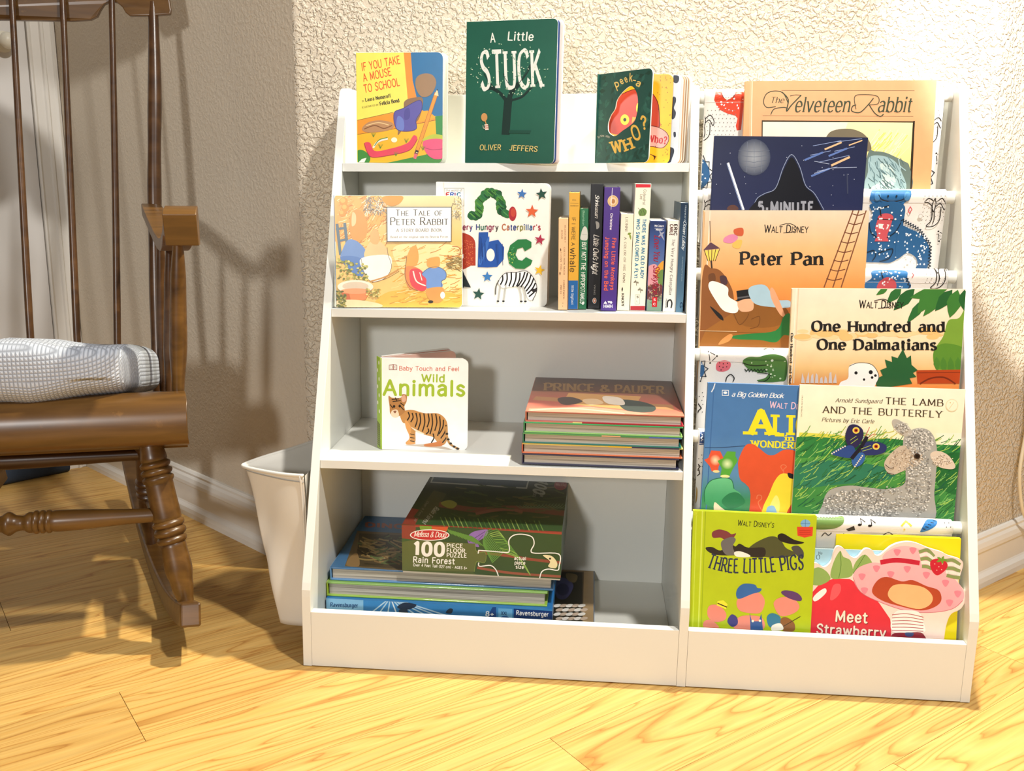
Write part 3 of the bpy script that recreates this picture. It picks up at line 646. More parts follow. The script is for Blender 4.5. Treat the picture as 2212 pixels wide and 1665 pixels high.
o = q.build('cushion_pad', waffle(), cush, smooth=True); at = o.data.attributes.new('weave', 'FLOAT_VECTOR', 'POINT'); at.data.foreach_set('vector', [k for w in weave for k in w])
for tx_ in (-.125, 0, .125):
    for ty in (-.09, .09):
        q = M(); X, Y = tx_ - .314, ty + .190; q.tube([(X, Y, .455 - .19 * (Y - .02) + .066), (X, Y, .455 - .19 * (Y - .02) + .069), (X, Y, .455 - .19 * (Y - .02) + .0705)], [.006, .005, .002], 10)
        q.build('tufting_button', mat('grey_button_cloth', 'b4b8c0', .9), cush, smooth=True)

# ------------------------------------------------------------------ white storage bag between the left side panel and the wall
BAG = mat('white_faux_leather', 'dedbd3', .42, bump=.15, bscale=40)
bag = empty('storage_bag', Matrix.Translation((-.06, .16, .03)), 'open white faux-leather storage bag hanging against the left side of the bookcase', 'bag')
rim = crom([(-.006, .056), (-.045, .068), (-.095, .092), (-.133, .116), (-.136, .135), (-.118, .175), (-.085, .225), (-.048, .285), (-.006, .335)], 6)
low = crom([(-.0045, .086), (-.026, .086), (-.052, .088), (-.070, .094), (-.072, .105), (-.066, .130), (-.052, .165), (-.030, .205), (-.0045, .24)], 6)
n = len(rim)
def bagp(i, v, off=0):
    a, b = rim[i], low[i]; w = v ** .75
    x = a[0] + (b[0] - a[0]) * w; y = a[1] + (b[1] - a[1]) * w; z = .325 - .295 * v - (.008 * math.sin(math.pi * i / (n - 1)) if v == 0 else 0)
    f = (.004 * math.sin(i * .22 + v * 5) + .0022 * math.sin(i * .5 - v * 9)) * math.sin(math.pi * v)
    nx, ny = -.75, -.6
    return (min(-.003, x + nx * (f + off) - .0) - .06 * -1, y + ny * (f + off) - .16, z - .03)
q = M(); q.quadgrid(lambda u, v: bagp(round(u * (n - 1)), v), n - 1, 30)
o = q.build('body', BAG, bag, smooth=True); md = o.modifiers.new('t', 'SOLIDIFY'); md.thickness = .0018
q = M(); q.quadgrid(lambda u, v: (min(-.003, low[round(u * (n - 1))][0] * (1 - v) + -.003 * v) + .06, low[round(u * (n - 1))][1] - .16, .001 + .004 * math.sin(math.pi * v)), n - 1, 4); q.build('base', BAG, bag, smooth=True)
q = M(); q.tube([Vector(bagp(i, 0)) for i in range(n)], .0032, 10); q.build('rim_piping', BAG, bag, smooth=True)
q = M(); q.tube([Vector(bagp(i, .045, .0012)) for i in range(n)], .0010, 8); q.build('rim_stitching', mat('grey_stitching', 'b9b5ac', .7), bag, smooth=True)
q = M(); q.tube([Vector(bagp(1, v / 24, .0015)) for v in range(25)], .0024, 8); q.build('corner_piping', BAG, bag, smooth=True)
# the rear sheet that hangs against the bookcase panel
q = M(); q.quadgrid(lambda u, v: (-.0028 + .06, .056 + .279 * u * (1 - .35 * v) + .03 * v - .16, .325 - .295 * v - .03), 12, 12); o = q.build('back_sheet', BAG, bag, smooth=True)

# ------------------------------------------------------------------ books
PAPER = mat('page_paper', 'dcd3c4', .8, noise=.06, nscale=300)
WBOARD = mat('white_board', 'f0ede6', .5)
def pages_mat():
    m = bpy.data.materials.new('page_edges'); m.use_nodes = True; nt = m.node_tree; N = nt.nodes.new; K = nt.links.new; b = nt.nodes['Principled BSDF']
    tc = N('ShaderNodeTexCoord'); mp = N('ShaderNodeMapping'); mp.inputs['Scale'].default_value = (3, 3, 900); K(tc.outputs['Object'], mp.inputs['Vector'])
    n = N('ShaderNodeTexNoise'); n.inputs['Scale'].default_value = 1; n.inputs['Detail'].default_value = 3; K(mp.outputs[0], n.inputs['Vector'])
    cr = N('ShaderNodeValToRGB'); e = cr.color_ramp.elements; e[0].position = .35; e[0].color = hx('8d8579'); e[1].position = .6; e[1].color = hx('cdc4b6'); K(n.outputs['Fac'], cr.inputs[0])
    K(cr.outputs[0], b.inputs['Base Color']); b.inputs['Roughness'].default_value = .85; return m
PEDGE = pages_mat()
def cmat(c): return mat('cover_' + c, c, .34, noise=.05, nscale=40, coat=.15)
def outline(w, h, r, left=True):
    """face outline, rounded at the fore-edge corners"""
    if not r: return [(0, 0), (w, 0), (w, h), (0, h)]
    P = [(0, 0)] + [(w - r + r * math.sin(a), r - r * math.cos(a)) for a in [math.pi / 2 * k / 6 for k in range(7)]]
    P += [(w - r + r * math.cos(a), h - r + r * math.sin(a)) for a in [math.pi / 2 * k / 6 for k in range(7)]] + [(0, h)]
    return P
def slab(name, w, h, y0, y1, m, parent, r=0, x0=0, z0=0, bev=.0004, rot=0, base=(0, 0)):
    q = M(); ca, sa = math.cos(rot), math.sin(rot)
    def pl(u, v, t): X = u + x0; return (base[0] + X * ca - t * sa, base[1] + X * sa + t * ca, v + z0)
    q.prism(outline(w, h, r), y0, y1, pl); return recalc(q.build(name, m, parent, bevel=bev))
BK = {
'mouse': (.0508, .2578, .8490, -.0651, .0369, .0019, .1554, .1877, ((770.2, 113.4), (957.4, 112.4), (955.9, 352.8), (772.6, 350.6))),
'stuck': (.2452, .2586, .8503, -.2267, .0296, .0015, .1625, .2373, ((1009.4, 46.7), (1205.8, 39.1), (1196.3, 353.3), (1005.5, 351.6))),
'peek': (.4753, .2648, .8521, -.8139, .0219, -.0084, .1266, .1498, ((1294.5, 160.3), (1411.0, 146.0), (1400.5, 350.5), (1286.7, 352.5))),
'rabbit': (.0314, .1620, .6007, .0896, .0886, -.0097, .2200, .1921, ((721.8, 422.0), (997.6, 422.7), (998.8, 663.8), (727.1, 663.3))),
'abc': (.2009, .2130, .6008, .0915, -.0249, .0021, .1960, .2158, ((943.3, 393.8), (1187.4, 397.3), (1181.2, 663.6), (944.6, 660.4))),
'tiger': (.1103, .1456, .3500, .1020, .0064, .0086, .1532, .1660, ((822.4, 772.8), (1011.9, 776.1), (1009.8, 973.4), (824.1, 970.6))),
'velvet': (.7333, .2680, .7318, .0031, .1110, -.0099, .3217, .2640, ((1610.5, 175.4), (2023.3, 173.0), (2003.8, 509.9), (1598.3, 507.1))),
'space': (.6750, .2250, .5983, -.0328, .0593, .0044, .2528, .3019, ((1544.3, 293.2), (1875.4, 297.0), (1843.8, 685.0), (1522.9, 674.6))),
'ship': (.6644, .1795, .4631, -.0311, .0645, -.0144, .2701, .3133, ((1520.7, 454.0), (1877.7, 454.5), (1852.8, 856.4), (1506.6, 848.4))),
'spots': (.8141, .1335, .3316, -.0313, .0727, -.0198, .2750, .3208, ((1712.2, 622.5), (2086.4, 624.6), (2057.6, 1038.7), (1694.6, 1028.6))),
'tea': (.6707, .0905, .2011, .020, .0641, .0109, .2350, .2962, ((1528.2, 826.1), (1830.1, 831.5), (1801.9, 1199.2), (1508.3, 1195.4))),
'lamb': (.8211, .0855, .2014, .0023, .0656, .0009, .2636, .2982, ((1728.1, 830.6), (2086.2, 841.3), (2050.8, 1221.9), (1703.4, 1206.4))),
'green': (.6550, .0205, .0304, -.0237, .1004, -.0057, .1970, .2649, ((1499.2, 1102.6), (1764.8, 1114.1), (1745.7, 1451.2), (1485.6, 1435.5))),
'yellow': (.8981, .0450, .0301, -.0932, .1007, -.0362, .1932, .2276, ((1808.5, 1153.7), (2078.1, 1164.6), (2063.7, 1456.0), (1798.8, 1439.1))),
'blue': (.8420, .0300, .0301, -.0300, .1002, -.0190, .2000, .2062, ((1739.2, 1182.9), (2014.0, 1194.7), (1998.2, 1457.6), (1727.9, 1441.6))),
}
def face_art(key, org, r=0, **k):
    b = BK[key]; A = Art(org, b[8], b[6], b[7], **k)
    if r:
        A.outl = [(x / b[6], z / b[7]) for x, z in outline(b[6] - .0003, b[7] - .0003, r)]
    return A
def _clip2(self, P):
    O = getattr(self, 'outl', None) or [(0, 0), (1, 0), (1, 1), (0, 1)]
    n = len(O)
    for i in range(n):
        (ax, ay), (bx, by) = O[i], O[(i + 1) % n]; ex, ey = bx - ax, by - ay
        d = [ex * (p[1] - ay) - ey * (p[0] - ax) for p in P]
        if min(d) >= 0: continue
        out = []
        for k in range(len(P)):
            a, b = P[k - 1], P[k]; da, db = d[k - 1], d[k]
            if (da >= 0) != (db >= 0):
                t = da / (da - db); out.append((a[0] + (b[0] - a[0]) * t, a[1] + (b[1] - a[1]) * t))
            if db >= 0: out.append(b)
        P = out
        if len(P) < 3: return []
    return P
Art._clip = _clip2
def hard(key, label, t, cover, spine=None, group=None, ct=.0022, shift=0):
    b = BK[key]; w, h = b[6], b[7]; root = empty('picture_book', pose(*b[:6]), label, 'book', group); cm = cmat(cover)
    slab('front_cover', w, h, 0, ct, cm, root, bev=.0008); slab('back_cover', w, h, t - ct, t, cm, root, bev=.0008)
    slab('spine', ct, h, -.0004, t + .0004, cmat(spine or cover), root, x0=-.0012, bev=.0008)
    slab('page_block', w - .006, h - .006, ct, t - ct, PEDGE, root, x0=.002, z0=.003, bev=0)
    return root
def paperback(key, label, t, cover, group=None):
    b = BK[key]; w, h = b[6], b[7]; root = empty('picture_book', pose(*b[:6]), label, 'book', group)
    slab('front_cover', w, h, 0, .0005, cmat(cover), root, bev=0); slab('page_block', w - .0006, h - .0006, .0005, t - .0005, PEDGE, root, x0=.0003, z0=.0003, bev=0); slab('back_cover', w, h, t - .0005, t, cmat(cover), root, bev=0)
    return root
def board_book(key, label, t, cover, r=.010, n=6, spine=None, pagec='e9e4da', group=None, overhang=.0, ms=None, pagel=None):
    b = BK[key]; w, h = b[6], b[7]; root = empty('board_book', pose(*b[:6]), label, 'book', group)
    ct = .0018; slab('front_cover', w, h, 0, ct, ms or WBOARD, root, r=r)
    pt = (t - 2 * ct) / n
    for i in range(n): slab('board_page', w - .001 + overhang * (i + 1), h - .0006, ct + i * pt + .00012, ct + (i + 1) * pt - .00012, mat('board_page_' + (pc := (pagel or [pagec])[min(i, len(pagel or [0]) - 1)]), pc, .6), root, r=r, bev=.0003)
    slab('back_cover', w + overhang * n, h, t - ct, t, ms or WBOARD, root, r=r)
    slab('spine', .0012, h, 0, t, cmat(spine or cover), root, x0=-.0012, bev=.0003)
    return root
B_mouse = board_book('mouse', 'board book with yellow and blue cover and tilted red title, leftmost on the top shelf', .013, 'f4e35a', spine='f4e35a', overhang=.0010, pagec='d9dccb')
B_stuck = board_book('stuck', 'tall dark green board book with big white letters above a bare tree', .016, '1d5b4a', n=5, spine='1d5b4a', overhang=.0014, r=.008, ms=WBOARD, pagel=['23478a', '1d3a70', 'cbbcbb', 'c9bab8', 'd8cac6'])
B_rabbit = board_book('rabbit', 'wide golden board book with a white title panel and blue spine', .012, 'fdf6d8', n=5, r=.008, spine='4a7db0')
B_abc = board_book('abc', 'white board book with large blue and green letters, stars and a zebra', .017, 'f6f3ec', n=6, r=.010, overhang=.0006, pagec='dcdad2')
# fan-opened board book by the divider
b = BK['peek']; B_peek = empty('board_book', pose(b[0], b[1], b[2], 0, .0, 0), 'small dark green board book fanned open beside the divider, peephole in its cover', 'book')
pk_w, pk_h = b[6], b[7]
PEEKM = cmat('24584f')
# cover with a real peephole
hole = crom([(0.50, .795), (.63, .83), (.735, .74), (.76, .60), (.72, .46), (.62, .40), (.50, .355), (.36, .30), (.235, .345), (.215, .44), (.26, .53), (.335, .60), (.37, .70)], 4, True)
def peek_cover():
    import bmesh
    O = [(x, z) for x, z in outline(pk_w, pk_h, .010)]; Hh = [(u * pk_w, v * pk_h) for u, v in hole]
    T3 = tessellate_polygon([[Vector((x, z, 0)) for x, z in O], [Vector((x, z, 0)) for x, z in Hh]]); al = O + Hh; m0 = len(al); q = M(); ct = .0018
    mt = Matrix.Rotation(b[3], 4, 'Z') @ Matrix.Rotation(-b[4], 4, 'X') @ Matrix.Rotation(b[5], 4, 'Y')
    for y in (0, ct):
        for x, z in al: q.v.append(tuple(mt @ Vector((x, y, z))))
    for t in T3: q.f.append(tuple(t)); q.f.append(tuple(k + m0 for k in reversed(t)))
    for lo, n_ in ((0, len(O)), (len(O), len(Hh))):
        for i in range(n_): q.f.append((lo + i, lo + (i + 1) % n_, m0 + lo + (i + 1) % n_, m0 + lo + i))
    return recalc(q.build('front_cover', WBOARD, B_peek))
PC_ = peek_cover()
def peek_page(i, psi, bx, by, c, name='board_page'): return slab(name, pk_w - .001, pk_h - .001, 0, .0018, cmat(c), B_peek, r=.010, rot=psi, base=(bx, by), z0=.0004)
PG1 = peek_page(1, -.10, .003, .004, 'f4b51e'); PG2 = peek_page(2, -.07, .0175, .010, 'b9c4d2')
for i, c in enumerate(('e8e0d2', 'b98a5a', 'd8ccb8', '8a6440', 'e2d8c6', '9a7448', 'd0c4b0')): peek_page(3 + i, -.075 - .006 * i, .0212 + .0021 * i, .0135 + .0026 * i, c)
slab('back_cover', pk_w, pk_h, 0, .0018, WBOARD, B_peek, r=.010, rot=-.125, base=(.0368, .0335), z0=.0002)
q = M(); q.quadgrid(lambda u, v: (.0368 * u - .0012, .0345 * u + .0005, pk_h * v), 6, 1); o = q.build('spine', cmat('24584f'), B_peek); md = o.modifiers.new('t', 'SOLIDIFY'); md.thickness = .0015; md.offset = 0

# ten books spine outwards: key, label, x, y, roll, thickness, height, depth, spine colour, cover colour
SPN = [
('a', 'short peach board book, leftmost of the row of spines', .4180, .1800, -.0159, .0166, .1567, 'f0c294', 'c9a27c'),
('b', 'mustard yellow board book spine with a blue foot', .4347, .1892, -.0130, .0181, .1995, 'dba733', 'c99a30'),
('c', 'green board book spine with white hand lettering and a small grey figure', .4524, .1945, -.0070, .0148, .1726, '1f6b45', '1f6b45'),
('d', 'black board book spine with white script lettering', .4687, .2027, -.0020, .0222, .2140, '15151a', '1a1a1e'),
('e', 'purple board book spine with orange-red lettering and worn white edges', .4915, .1789, -.0014, .0271, .2090, '4a2f86', '43307c'),
('f', 'cream board book spine with a small green leaf on it', .5197, .1892, .0071, .0217, .1656, 'f3ead2', 'e8dfc8'),
('g', 'tall cream board book spine with red bands and blue lettering', .5423, .1960, .0055, .0268, .2158, 'f6f0dc', 'ece6d2'),
('h', 'short dark blue and pink board book spine with red script lettering', .5701, .1909, .0021, .0273, .1543, '2c3f74', '31406c'),
('i', 'white board book spine with slim black lettering, third from the divider side', .5983, .1878, .0094, .0231, .1559, 'f1eee6', 'e6e2d8'),
('j', 'dark slate-blue board book spine tight against the divider', .6200, .1832, -.0019, .0128, .1852, '2f4c66', '2b4257')]
SPN_LABEL_FIX = {'i': 'white board book spine with slim black lettering beside the dark slate-blue one'}
SQ = {'a': [(1206.7, 471.5), (1227.9, 471.5), (1226.1, 669.8), (1205.4, 669.6)], 'b': [(1229.5, 415.8), (1252.6, 415.8), (1249.0, 668.5), (1226.5, 668.3)], 'c': [(1253.1, 450.7), (1271.8, 450.8), (1267.0, 668.1), (1248.6, 667.8)],
'd': [(1276.4, 397.2), (1304.6, 397.5), (1296.4, 667.4), (1268.9, 666.8)], 'e': [(1305.6, 404.8), (1340.7, 405.2), (1331.4, 672.7), (1297.3, 672.0)], 'f': [(1341.6, 461.4), (1369.4, 462.0), (1359.6, 671.6), (1332.5, 670.8)],
'g': [(1372.8, 396.2), (1407.3, 396.9), (1394.0, 671.2), (1360.5, 670.2)], 'h': [(1404.4, 476.9), (1439.5, 477.5), (1429.9, 672.9), (1395.6, 672.0)], 'i': [(1442.5, 475.6), (1472.4, 476.4), (1460.5, 674.4), (1431.4, 673.4)],
'j': [(1470.6, 438.1), (1490.6, 438.4), (1478.7, 675.4), (1459.3, 675.0)]}
SPINE = {}
for key, lab, x, y, rho, t, h, c, c2 in SPN:
    root = empty('board_book', pose(x, y, .6030, 0, 0, rho), SPN_LABEL_FIX.get(key, lab), 'book', 'board books standing spine outwards on the second shelf'); SPINE[key] = (root, t, h)
    d = .135 if h < .19 else .145; t_ = t - .0004
    slab('spine', t_, h, 0, .0016, cmat(c), root, bev=.0009)
    for x0 in (0, t_ - .0016): q = M(); q.box(x0, x0 + .0016, .0017, d, 0, h); q.build('cover', cmat(c2), root, bevel=.0003)
    q = M(); q.box(.0017, t_ - .0017, .0018, d - .001, .0008, h - .0008); q.build('page_block', mat('board_pages_white', 'efece4', .7), root)
def spine_art(key):
    root, t, h = SPINE[key]; A = Art((1180, 370, 5.045), SQ[key], t - .0004, h); A.outl = [(.03, .002), (.97, .002), (.97, .994), (.03, .994)]; return A

def fan_tiger():
    b = BK['tiger']; w, h = b[6], b[7]; root = empty('board_book', pose(*b[:6]), 'white board book with a tiger cub on its cover, standing half open', 'book')
    slab('front_cover', w, h, 0, .0018, WBOARD, root, r=.010); slab('board_page', w - .002, h - .001, 0, .0018, mat('board_page_e9e4da', 'e9e4da', .6), root, r=.010, rot=.02, base=(0, .0022))
    slab('board_page', w - .003, h - .001, 0, .0018, mat('board_page_e9e4da', 'e9e4da', .6), root, r=.010, rot=.07, base=(0, .0045))
    for i, (a, c) in enumerate(((.56, 'd9b0a0'), (.60, 'e9e4da'), (.635, 'c06a52'), (.665, 'e9e4da'))): slab('board_page', w - .002, h - .001, 0, .0018, cmat(c), root, r=.010, rot=a, base=(-.0005, .0085 + .0026 * i))
    slab('back_cover', w, h, 0, .0018, WBOARD, root, r=.010, rot=.70, base=(-.0005, .0190))
    slab('spine', .0165, h, 0, .0016, cmat('9cc034'), root, rot=2.05, base=(-.0004, .0018), bev=.0006); return root
B_tiger = fan_tiger()
# books in the slings and the bottom bin
B_velvet = hard('velvet', 'large peach hardcover picture book with a calligraphic title', .007, 'e0a070', ct=.002)
B_space = hard('space', 'dark navy hardcover picture book with a grey moon and a white beam of light', .008, '232a4c', ct=.0022)
B_ship = hard('ship', 'sunset-coloured hardcover picture book with a rope ladder and lantern, in the third sling', .008, 'e9b98a', ct=.0022)
B_spots = hard('spots', 'cream and orange hardcover with green leaves hanging over its title', .008, 'f0d9b4', ct=.0022)
B_tea = hard('tea', 'blue hardcover picture book with yellow title, paper lanterns and red tree', .007, '4f7fb4', ct=.0016)
B_lamb = paperback('lamb', 'large cream paperback with a lamb and a blue butterfly on green grass', .004, 'f7f1d6')
B_green = hard('green', 'lime green hardcover picture book standing at the left of the bottom bin', .011, 'b6c81e', ct=.0022)
B_yellow = hard('yellow', 'plain bright yellow hardcover book behind the pink and red shaped book', .009, 'f2e012', ct=.0022)
B_blue = paperback('blue', 'pale blue paperback mostly hidden behind the pink and red shaped book', .004, '9cc6dc')

# ---- flat books
def flat(name, label, x0, y0, z0, w, d, t, top, bottom=None, spine=None, group=None, ang=0, ct=.0022, cat='book'):
    root = empty(name, Matrix.Translation((x0, y0, z0)) @ Matrix.Rotation(ang, 4, 'Z'), label, cat, group)
    def bx(n, a, b_, c, e, f, g_, m, bev=.0008): q = M(); q.box(a, b_, c, e, f, g_); return q.build(n, m, root, bevel=bev)
    bx('back_cover', 0, w, 0, d, 0, ct, cmat(bottom or top)); bx('front_cover', 0, w, 0, d, t - ct, t, cmat(top)); bx('spine', -.0012, .0014, 0, d, .0002, t - .0002, cmat(spine or top))
    bx('page_block', .003, w - .005, .004, d - .004, ct, t - ct, PEDGE, 0); return root
base = .3532; FT = .0182
FL5 = flat('picture_book', 'dark navy hardcover book lying at the bottom of the stack of five', .3672, .0790, base, .262, .278, FT, '2b2d4a', 'e0805a' if 0 else '2b2d4a')
FL4 = flat('picture_book', 'hardcover book with an orange edge, second from the bottom of the stack of five', .3665, .0810, base + FT, .268, .275, FT, 'c9cf6a', 'd8764e', 'a8503c')
FL3 = flat('picture_book', 'teal green hardcover book lying in the middle of the stack of five', .3680, .0800, base + 2 * FT, .264, .276, FT, '3f8f6e', '1f6e66', '2a6a50')
FL2 = flat('picture_book', 'bright green hardcover book with worn corners, second from the top of the stack of five', .3690, .0815, base + 3 * FT, .264, .274, FT, '2f9a5c', '8fc06a', '2c7a4a')
FL1 = flat('picture_book', 'reddish hardcover book with gold title lying on top of the stack of five', .3715, .0840, base + 4 * FT, .2625, .276, FT, 'b0604e', 'b02c38', 'b86a4e')
TRAY = flat('tray_puzzle', 'tan-framed tray puzzle lying flat on the bottom board under the boxes', .15, .03, .0224, .348, .330, .0205, 'a98c66', '3f6f9c', cat='puzzle')
BX = empty('puzzle_box', Matrix.Translation((.019, .083, .0432)), 'flat light and dark blue jigsaw box at the bottom of the left pile', 'puzzle box')
q = M(); q.box(0, .4045, 0, .275, .012, .0448); q.build('box_lid', cmat('2f7fc0'), BX, bevel=.0008)
q = M(); q.box(.001, .4035, .001, .274, 0, .0125); q.build('box_tray', cmat('2a68a6'), BX)
FGR = flat('picture_book', 'thick lime green hardcover book under the thick blue one', .0190, .0915, .0884, .395, .268, .0272, '8fb85c', '9cc24a', 'b6cf3c', ct=.0032)
FDN = flat('picture_book', 'thick blue hardcover book lying under the forest jigsaw box', .0240, .0985, .1160, .4, .262, .0252, '3e6f9c', '5a8cc0', '6a9ccc', ct=.0034)
PZ = empty('puzzle_box', Matrix.Translation((.1565, .0895, .1416)) @ Matrix.Rotation(-.012, 4, 'Z'), 'dark green forest jigsaw box with red oval badge on top of the left pile', 'puzzle box')
q = M(); q.box(0, .280, 0, .272, .003, .0890); q.build('box_lid', cmat('34502f'), PZ, bevel=.0008)
q = M(); q.box(.001, .279, .001, .271, 0, .0032); q.build('box_tray', cmat('cfc8b8'), PZ)

# ------------------------------------------------------------------ printed covers (artwork units per cover, see Art)
ZM, ZR, ZS, ZP, ZV, ZD, ZL, ZG, ZB, ZT = (700, 20, 4.022), (700, 370, 4.254), (1180, 370, 5.045), (1230, 120, 5.945), (1490, 140, 3.456), (1490, 400, 3.456), (1480, 800, 3.403), (1480, 1080, 3.403), (640, 1000, 2.572), (680, 700, 2.698)

# yellow and blue board book
A = face_art('mouse', ZM, .010); A.bg((0, 'f0b21c'), (.3, 'f2ba26'), (1, 'f4e86a'))
A.pg('f1912a', '690 360 760 360 830 880 740 900 690 500'); A.pg('1f6fa6', '752 360 1040 360 1040 930 900 925 830 880 770 620')
A.pg('f7ea62', '280 360 690 360 735 870 285 965'); A.pg('ef9a25', '285 965 735 870 840 870 975 940 975 1100 285 1090'); A.pg('f6b91f', '285 1085 600 1040 975 965 975 1110 1035 1115 1035 1340 285 1340')
A.pg('f4a81c', '820 890 900 880 975 940 820 980'); A.pg('2f8a3e', '965 930 1040 920 1040 1110 975 1110'); A.ln('7a4a14', 4, '285 1088 600 1040 975 960'); A.ln('7a4a14', 4, '285 965 600 895')
A.sm('3d8a34', '285 1235 340 1225 400 1280 380 1340 285 1340'); A.sm('3d8a34', '560 1330 800 1280 1040 1240 1040 1345 400 1345')
for k, (x, y, t) in enumerate(((322, 530, 0),)): pass
A.tx('hand', 'e2571f', 'IF YOU TAKE', 332, 535, 662, 470, 66); A.tx('hand', 'e2571f', 'A MOUSE', 345, 628, 585, 572, 66); A.tx('hand', 'e2571f', 'TO SCHOOL', 352, 725, 658, 662, 66)
A.tx('serif', '3a3020', 'BY', 332, 806, 350, 803, 14); A.tx('serifb', '2c2418', 'Laura Numeroff', 362, 802, 580, 765, 30)
A.tx('serif', '3a3020', 'ILLUSTRATED BY', 332, 860, 474, 836, 14); A.tx('serifb', '2c2418', 'Felicia Bond', 488, 835, 655, 805, 30)
A.sm('b98a5c', '330 1040 380 985 480 965 590 985 600 1030 520 1060 380 1070'); A.ln('7a4a20', 8, '350 1040 440 1010 520 1035 590 1010', True); A.ln('e9c890', 8, '370 1010 470 985 560 1005', True)
# plain stand-in shapes of the figure's colours: a blue satchel with a brown strap
A.sm('9a7a58', '800 600 860 560 940 570 975 640 930 740 850 760 800 690'); A.sm('8a6a4a', '700 800 770 770 860 780 820 960 720 1000 640 1090 690 880')
A.sm('5a55a8', '610 900 690 860 830 790 850 870 800 960 800 1040 700 1060 625 1030'); A.sm('6a7cc8', '640 930 690 960 690 1050 630 1040'); A.ln('3a3478', 5, '610 900 690 860 830 790 850 870 800 960 800 1040 700 1060 625 1030', True, True)
A.sm('4a4596', '700 880 740 860 745 940 700 960')
A.ln('b06a2a', 34, '975 735 800 1255'); A.ln('f0992e', 26, '975 735 805 1240'); A.pg('f3d9a8', '958 745 995 755 985 690'); A.pg('3a2a1a', '978 705 990 708 985 690'); A.ln('2a2420', 26, '808 1232 800 1255'); A.ln('e06a7a', 26, '798 1262 790 1290'); A.ln('f4e6b0', 6, '800 1244 812 1247')
A.sm('e0455c', '350 1165 400 1160 440 1230 560 1215 720 1165 780 1095 810 1130 740 1225 560 1270 420 1285 375 1240'); A.ln('a52a40', 5, '350 1165 375 1240 420 1285 560 1270 740 1225 810 1130', True); A.ln('f6f0e0', 16, '430 1200 470 1150 550 1125', True); A.ln('3d8a34', 7, '440 1185 480 1135 550 1115', True)
A.sm('b9c63c', '870 1120 950 1085 1040 1100 1040 1140 870 1145'); A.sm('e2557e', '865 1145 1040 1135 1040 1280 960 1300 890 1250'); A.ln('a83458', 5, '868 1200 940 1220 1040 1212', True); A.el('fff6d8', 610, 1135, 26, 22)
for x, y in ((430, 1110), (490, 1210), (715, 1160), (625, 1275), (860, 1225)):
    for d in (-18, -6, 8, 20): A.ln('4f8a2c', 3, [(x, y), (x + d, y - 36)])
A.pg('f2f4e6', '285 1345 330 1300 370 1290 345 1345')
A.build('cover_print', B_mouse)

# dark green board book
A = face_art('stuck', ZM, .008); A.bg((0, '1e5545'), (.5, '22604d'), (1, '1d5746'))
A.tx('hand', 'e8ebe2', 'A', 1448, 288, 1486, 284, 78); A.tx('hand', 'e8ebe2', 'Little', 1596, 268, 1815, 272, 72)
A.ln('17302a', 70, '1578 1070 1590 900 1600 790'); A.pg('17302a', '1553 1070 1605 1068 1612 880 1640 790 1570 790'); A.ln('17302a', 42, '1605 800 1630 720 1700 640', True); A.ln('17302a', 30, '1585 800 1540 740 1470 690 1420 690', True)
A.ln('17302a', 20, '1630 790 1720 760 1790 690', True); A.ln('17302a', 12, '1690 650 1760 560 1800 480', True); A.ln('17302a', 9, '1500 700 1440 640 1390 560', True); A.ln('17302a', 9, '1620 700 1590 620 1560 560', True); A.ln('17302a', 9, '1760 720 1830 660 1880 600', True)
A.tx('tall', 'e6e9e2', 'STUCK', 1366, 690, 1895, 672, 318); A.ln('17302a', 6, '1690 650 1730 590 1790 480', True); A.ln('17302a', 5, '1560 580 1600 640', True)
random.seed(11)
for k in range(120):
    a = random.uniform(0, 6.28); q_ = math.sqrt(random.random()); x = 1615 + 335 * q_ * math.cos(a); y = 520 + 235 * q_ * math.sin(a); b_ = random.uniform(0, 3.1); A.leaf(random.choice(('9cc4a0', '6fa884', 'cfe0c4')), x, y, x + 16 * math.cos(b_), y + 16 * math.sin(b_), 8)
A.el('c9955c', 1393, 938, 27, 36); A.ln('c9955c', 9, '1400 965 1412 1005'); A.pg('e8d6c8', '1395 1000 1425 998 1432 1048 1402 1050'); A.ln('b04a3a', 6, '1400 1015 1428 1012'); A.ln('b04a3a', 6, '1402 1032 1430 1030'); A.ln('d8cdb8', 4, '1382 1010 1385 1032 1400 1036')
A.pg('1a493b', '1610 1050 1800 1052 1790 1078 1605 1076')
A.tx('hand', 'd9c277', 'OLIVER', 1354, 1222, 1536, 1222, 44); A.tx('hand', 'd9c277', 'JEFFERS', 1614, 1224, 1852, 1236, 44)
A.build('cover_print', B_stuck)

# fan-opened book: cover print with the peephole kept free, inner pages
b = BK['peek']; mt = Matrix.Rotation(b[3], 4, 'Z') @ Matrix.Rotation(-b[4], 4, 'X') @ Matrix.Rotation(b[5], 4, 'Y')
A = face_art('peek', ZP, .010, place=lambda u, v, z: tuple(mt @ Vector((u * pk_w, -z, v * pk_h))))
O = A.outl; T3 = tessellate_polygon([[Vector((u, v, 0)) for u, v in O], [Vector((u, v, 0)) for u, v in hole]]); al = O + [(u, v) for u, v in hole]
for t in T3: A._add([al[k] for k in t], hx('20524a'))
A.z += A.dz
def inhole(u, v, g=.03):
    c = False; n = len(hole)
    for i in range(n):
        (x1, y1), (x2, y2) = hole[i - 1][:2], hole[i][:2]
        if (y1 > v) != (y2 > v) and u < (x2 - x1) * (v - y1) / (y2 - y1) + x1: c = not c
        if math.hypot(u - x2, (v - y2) * 1.2) < g: return True
    return c
random.seed(5)
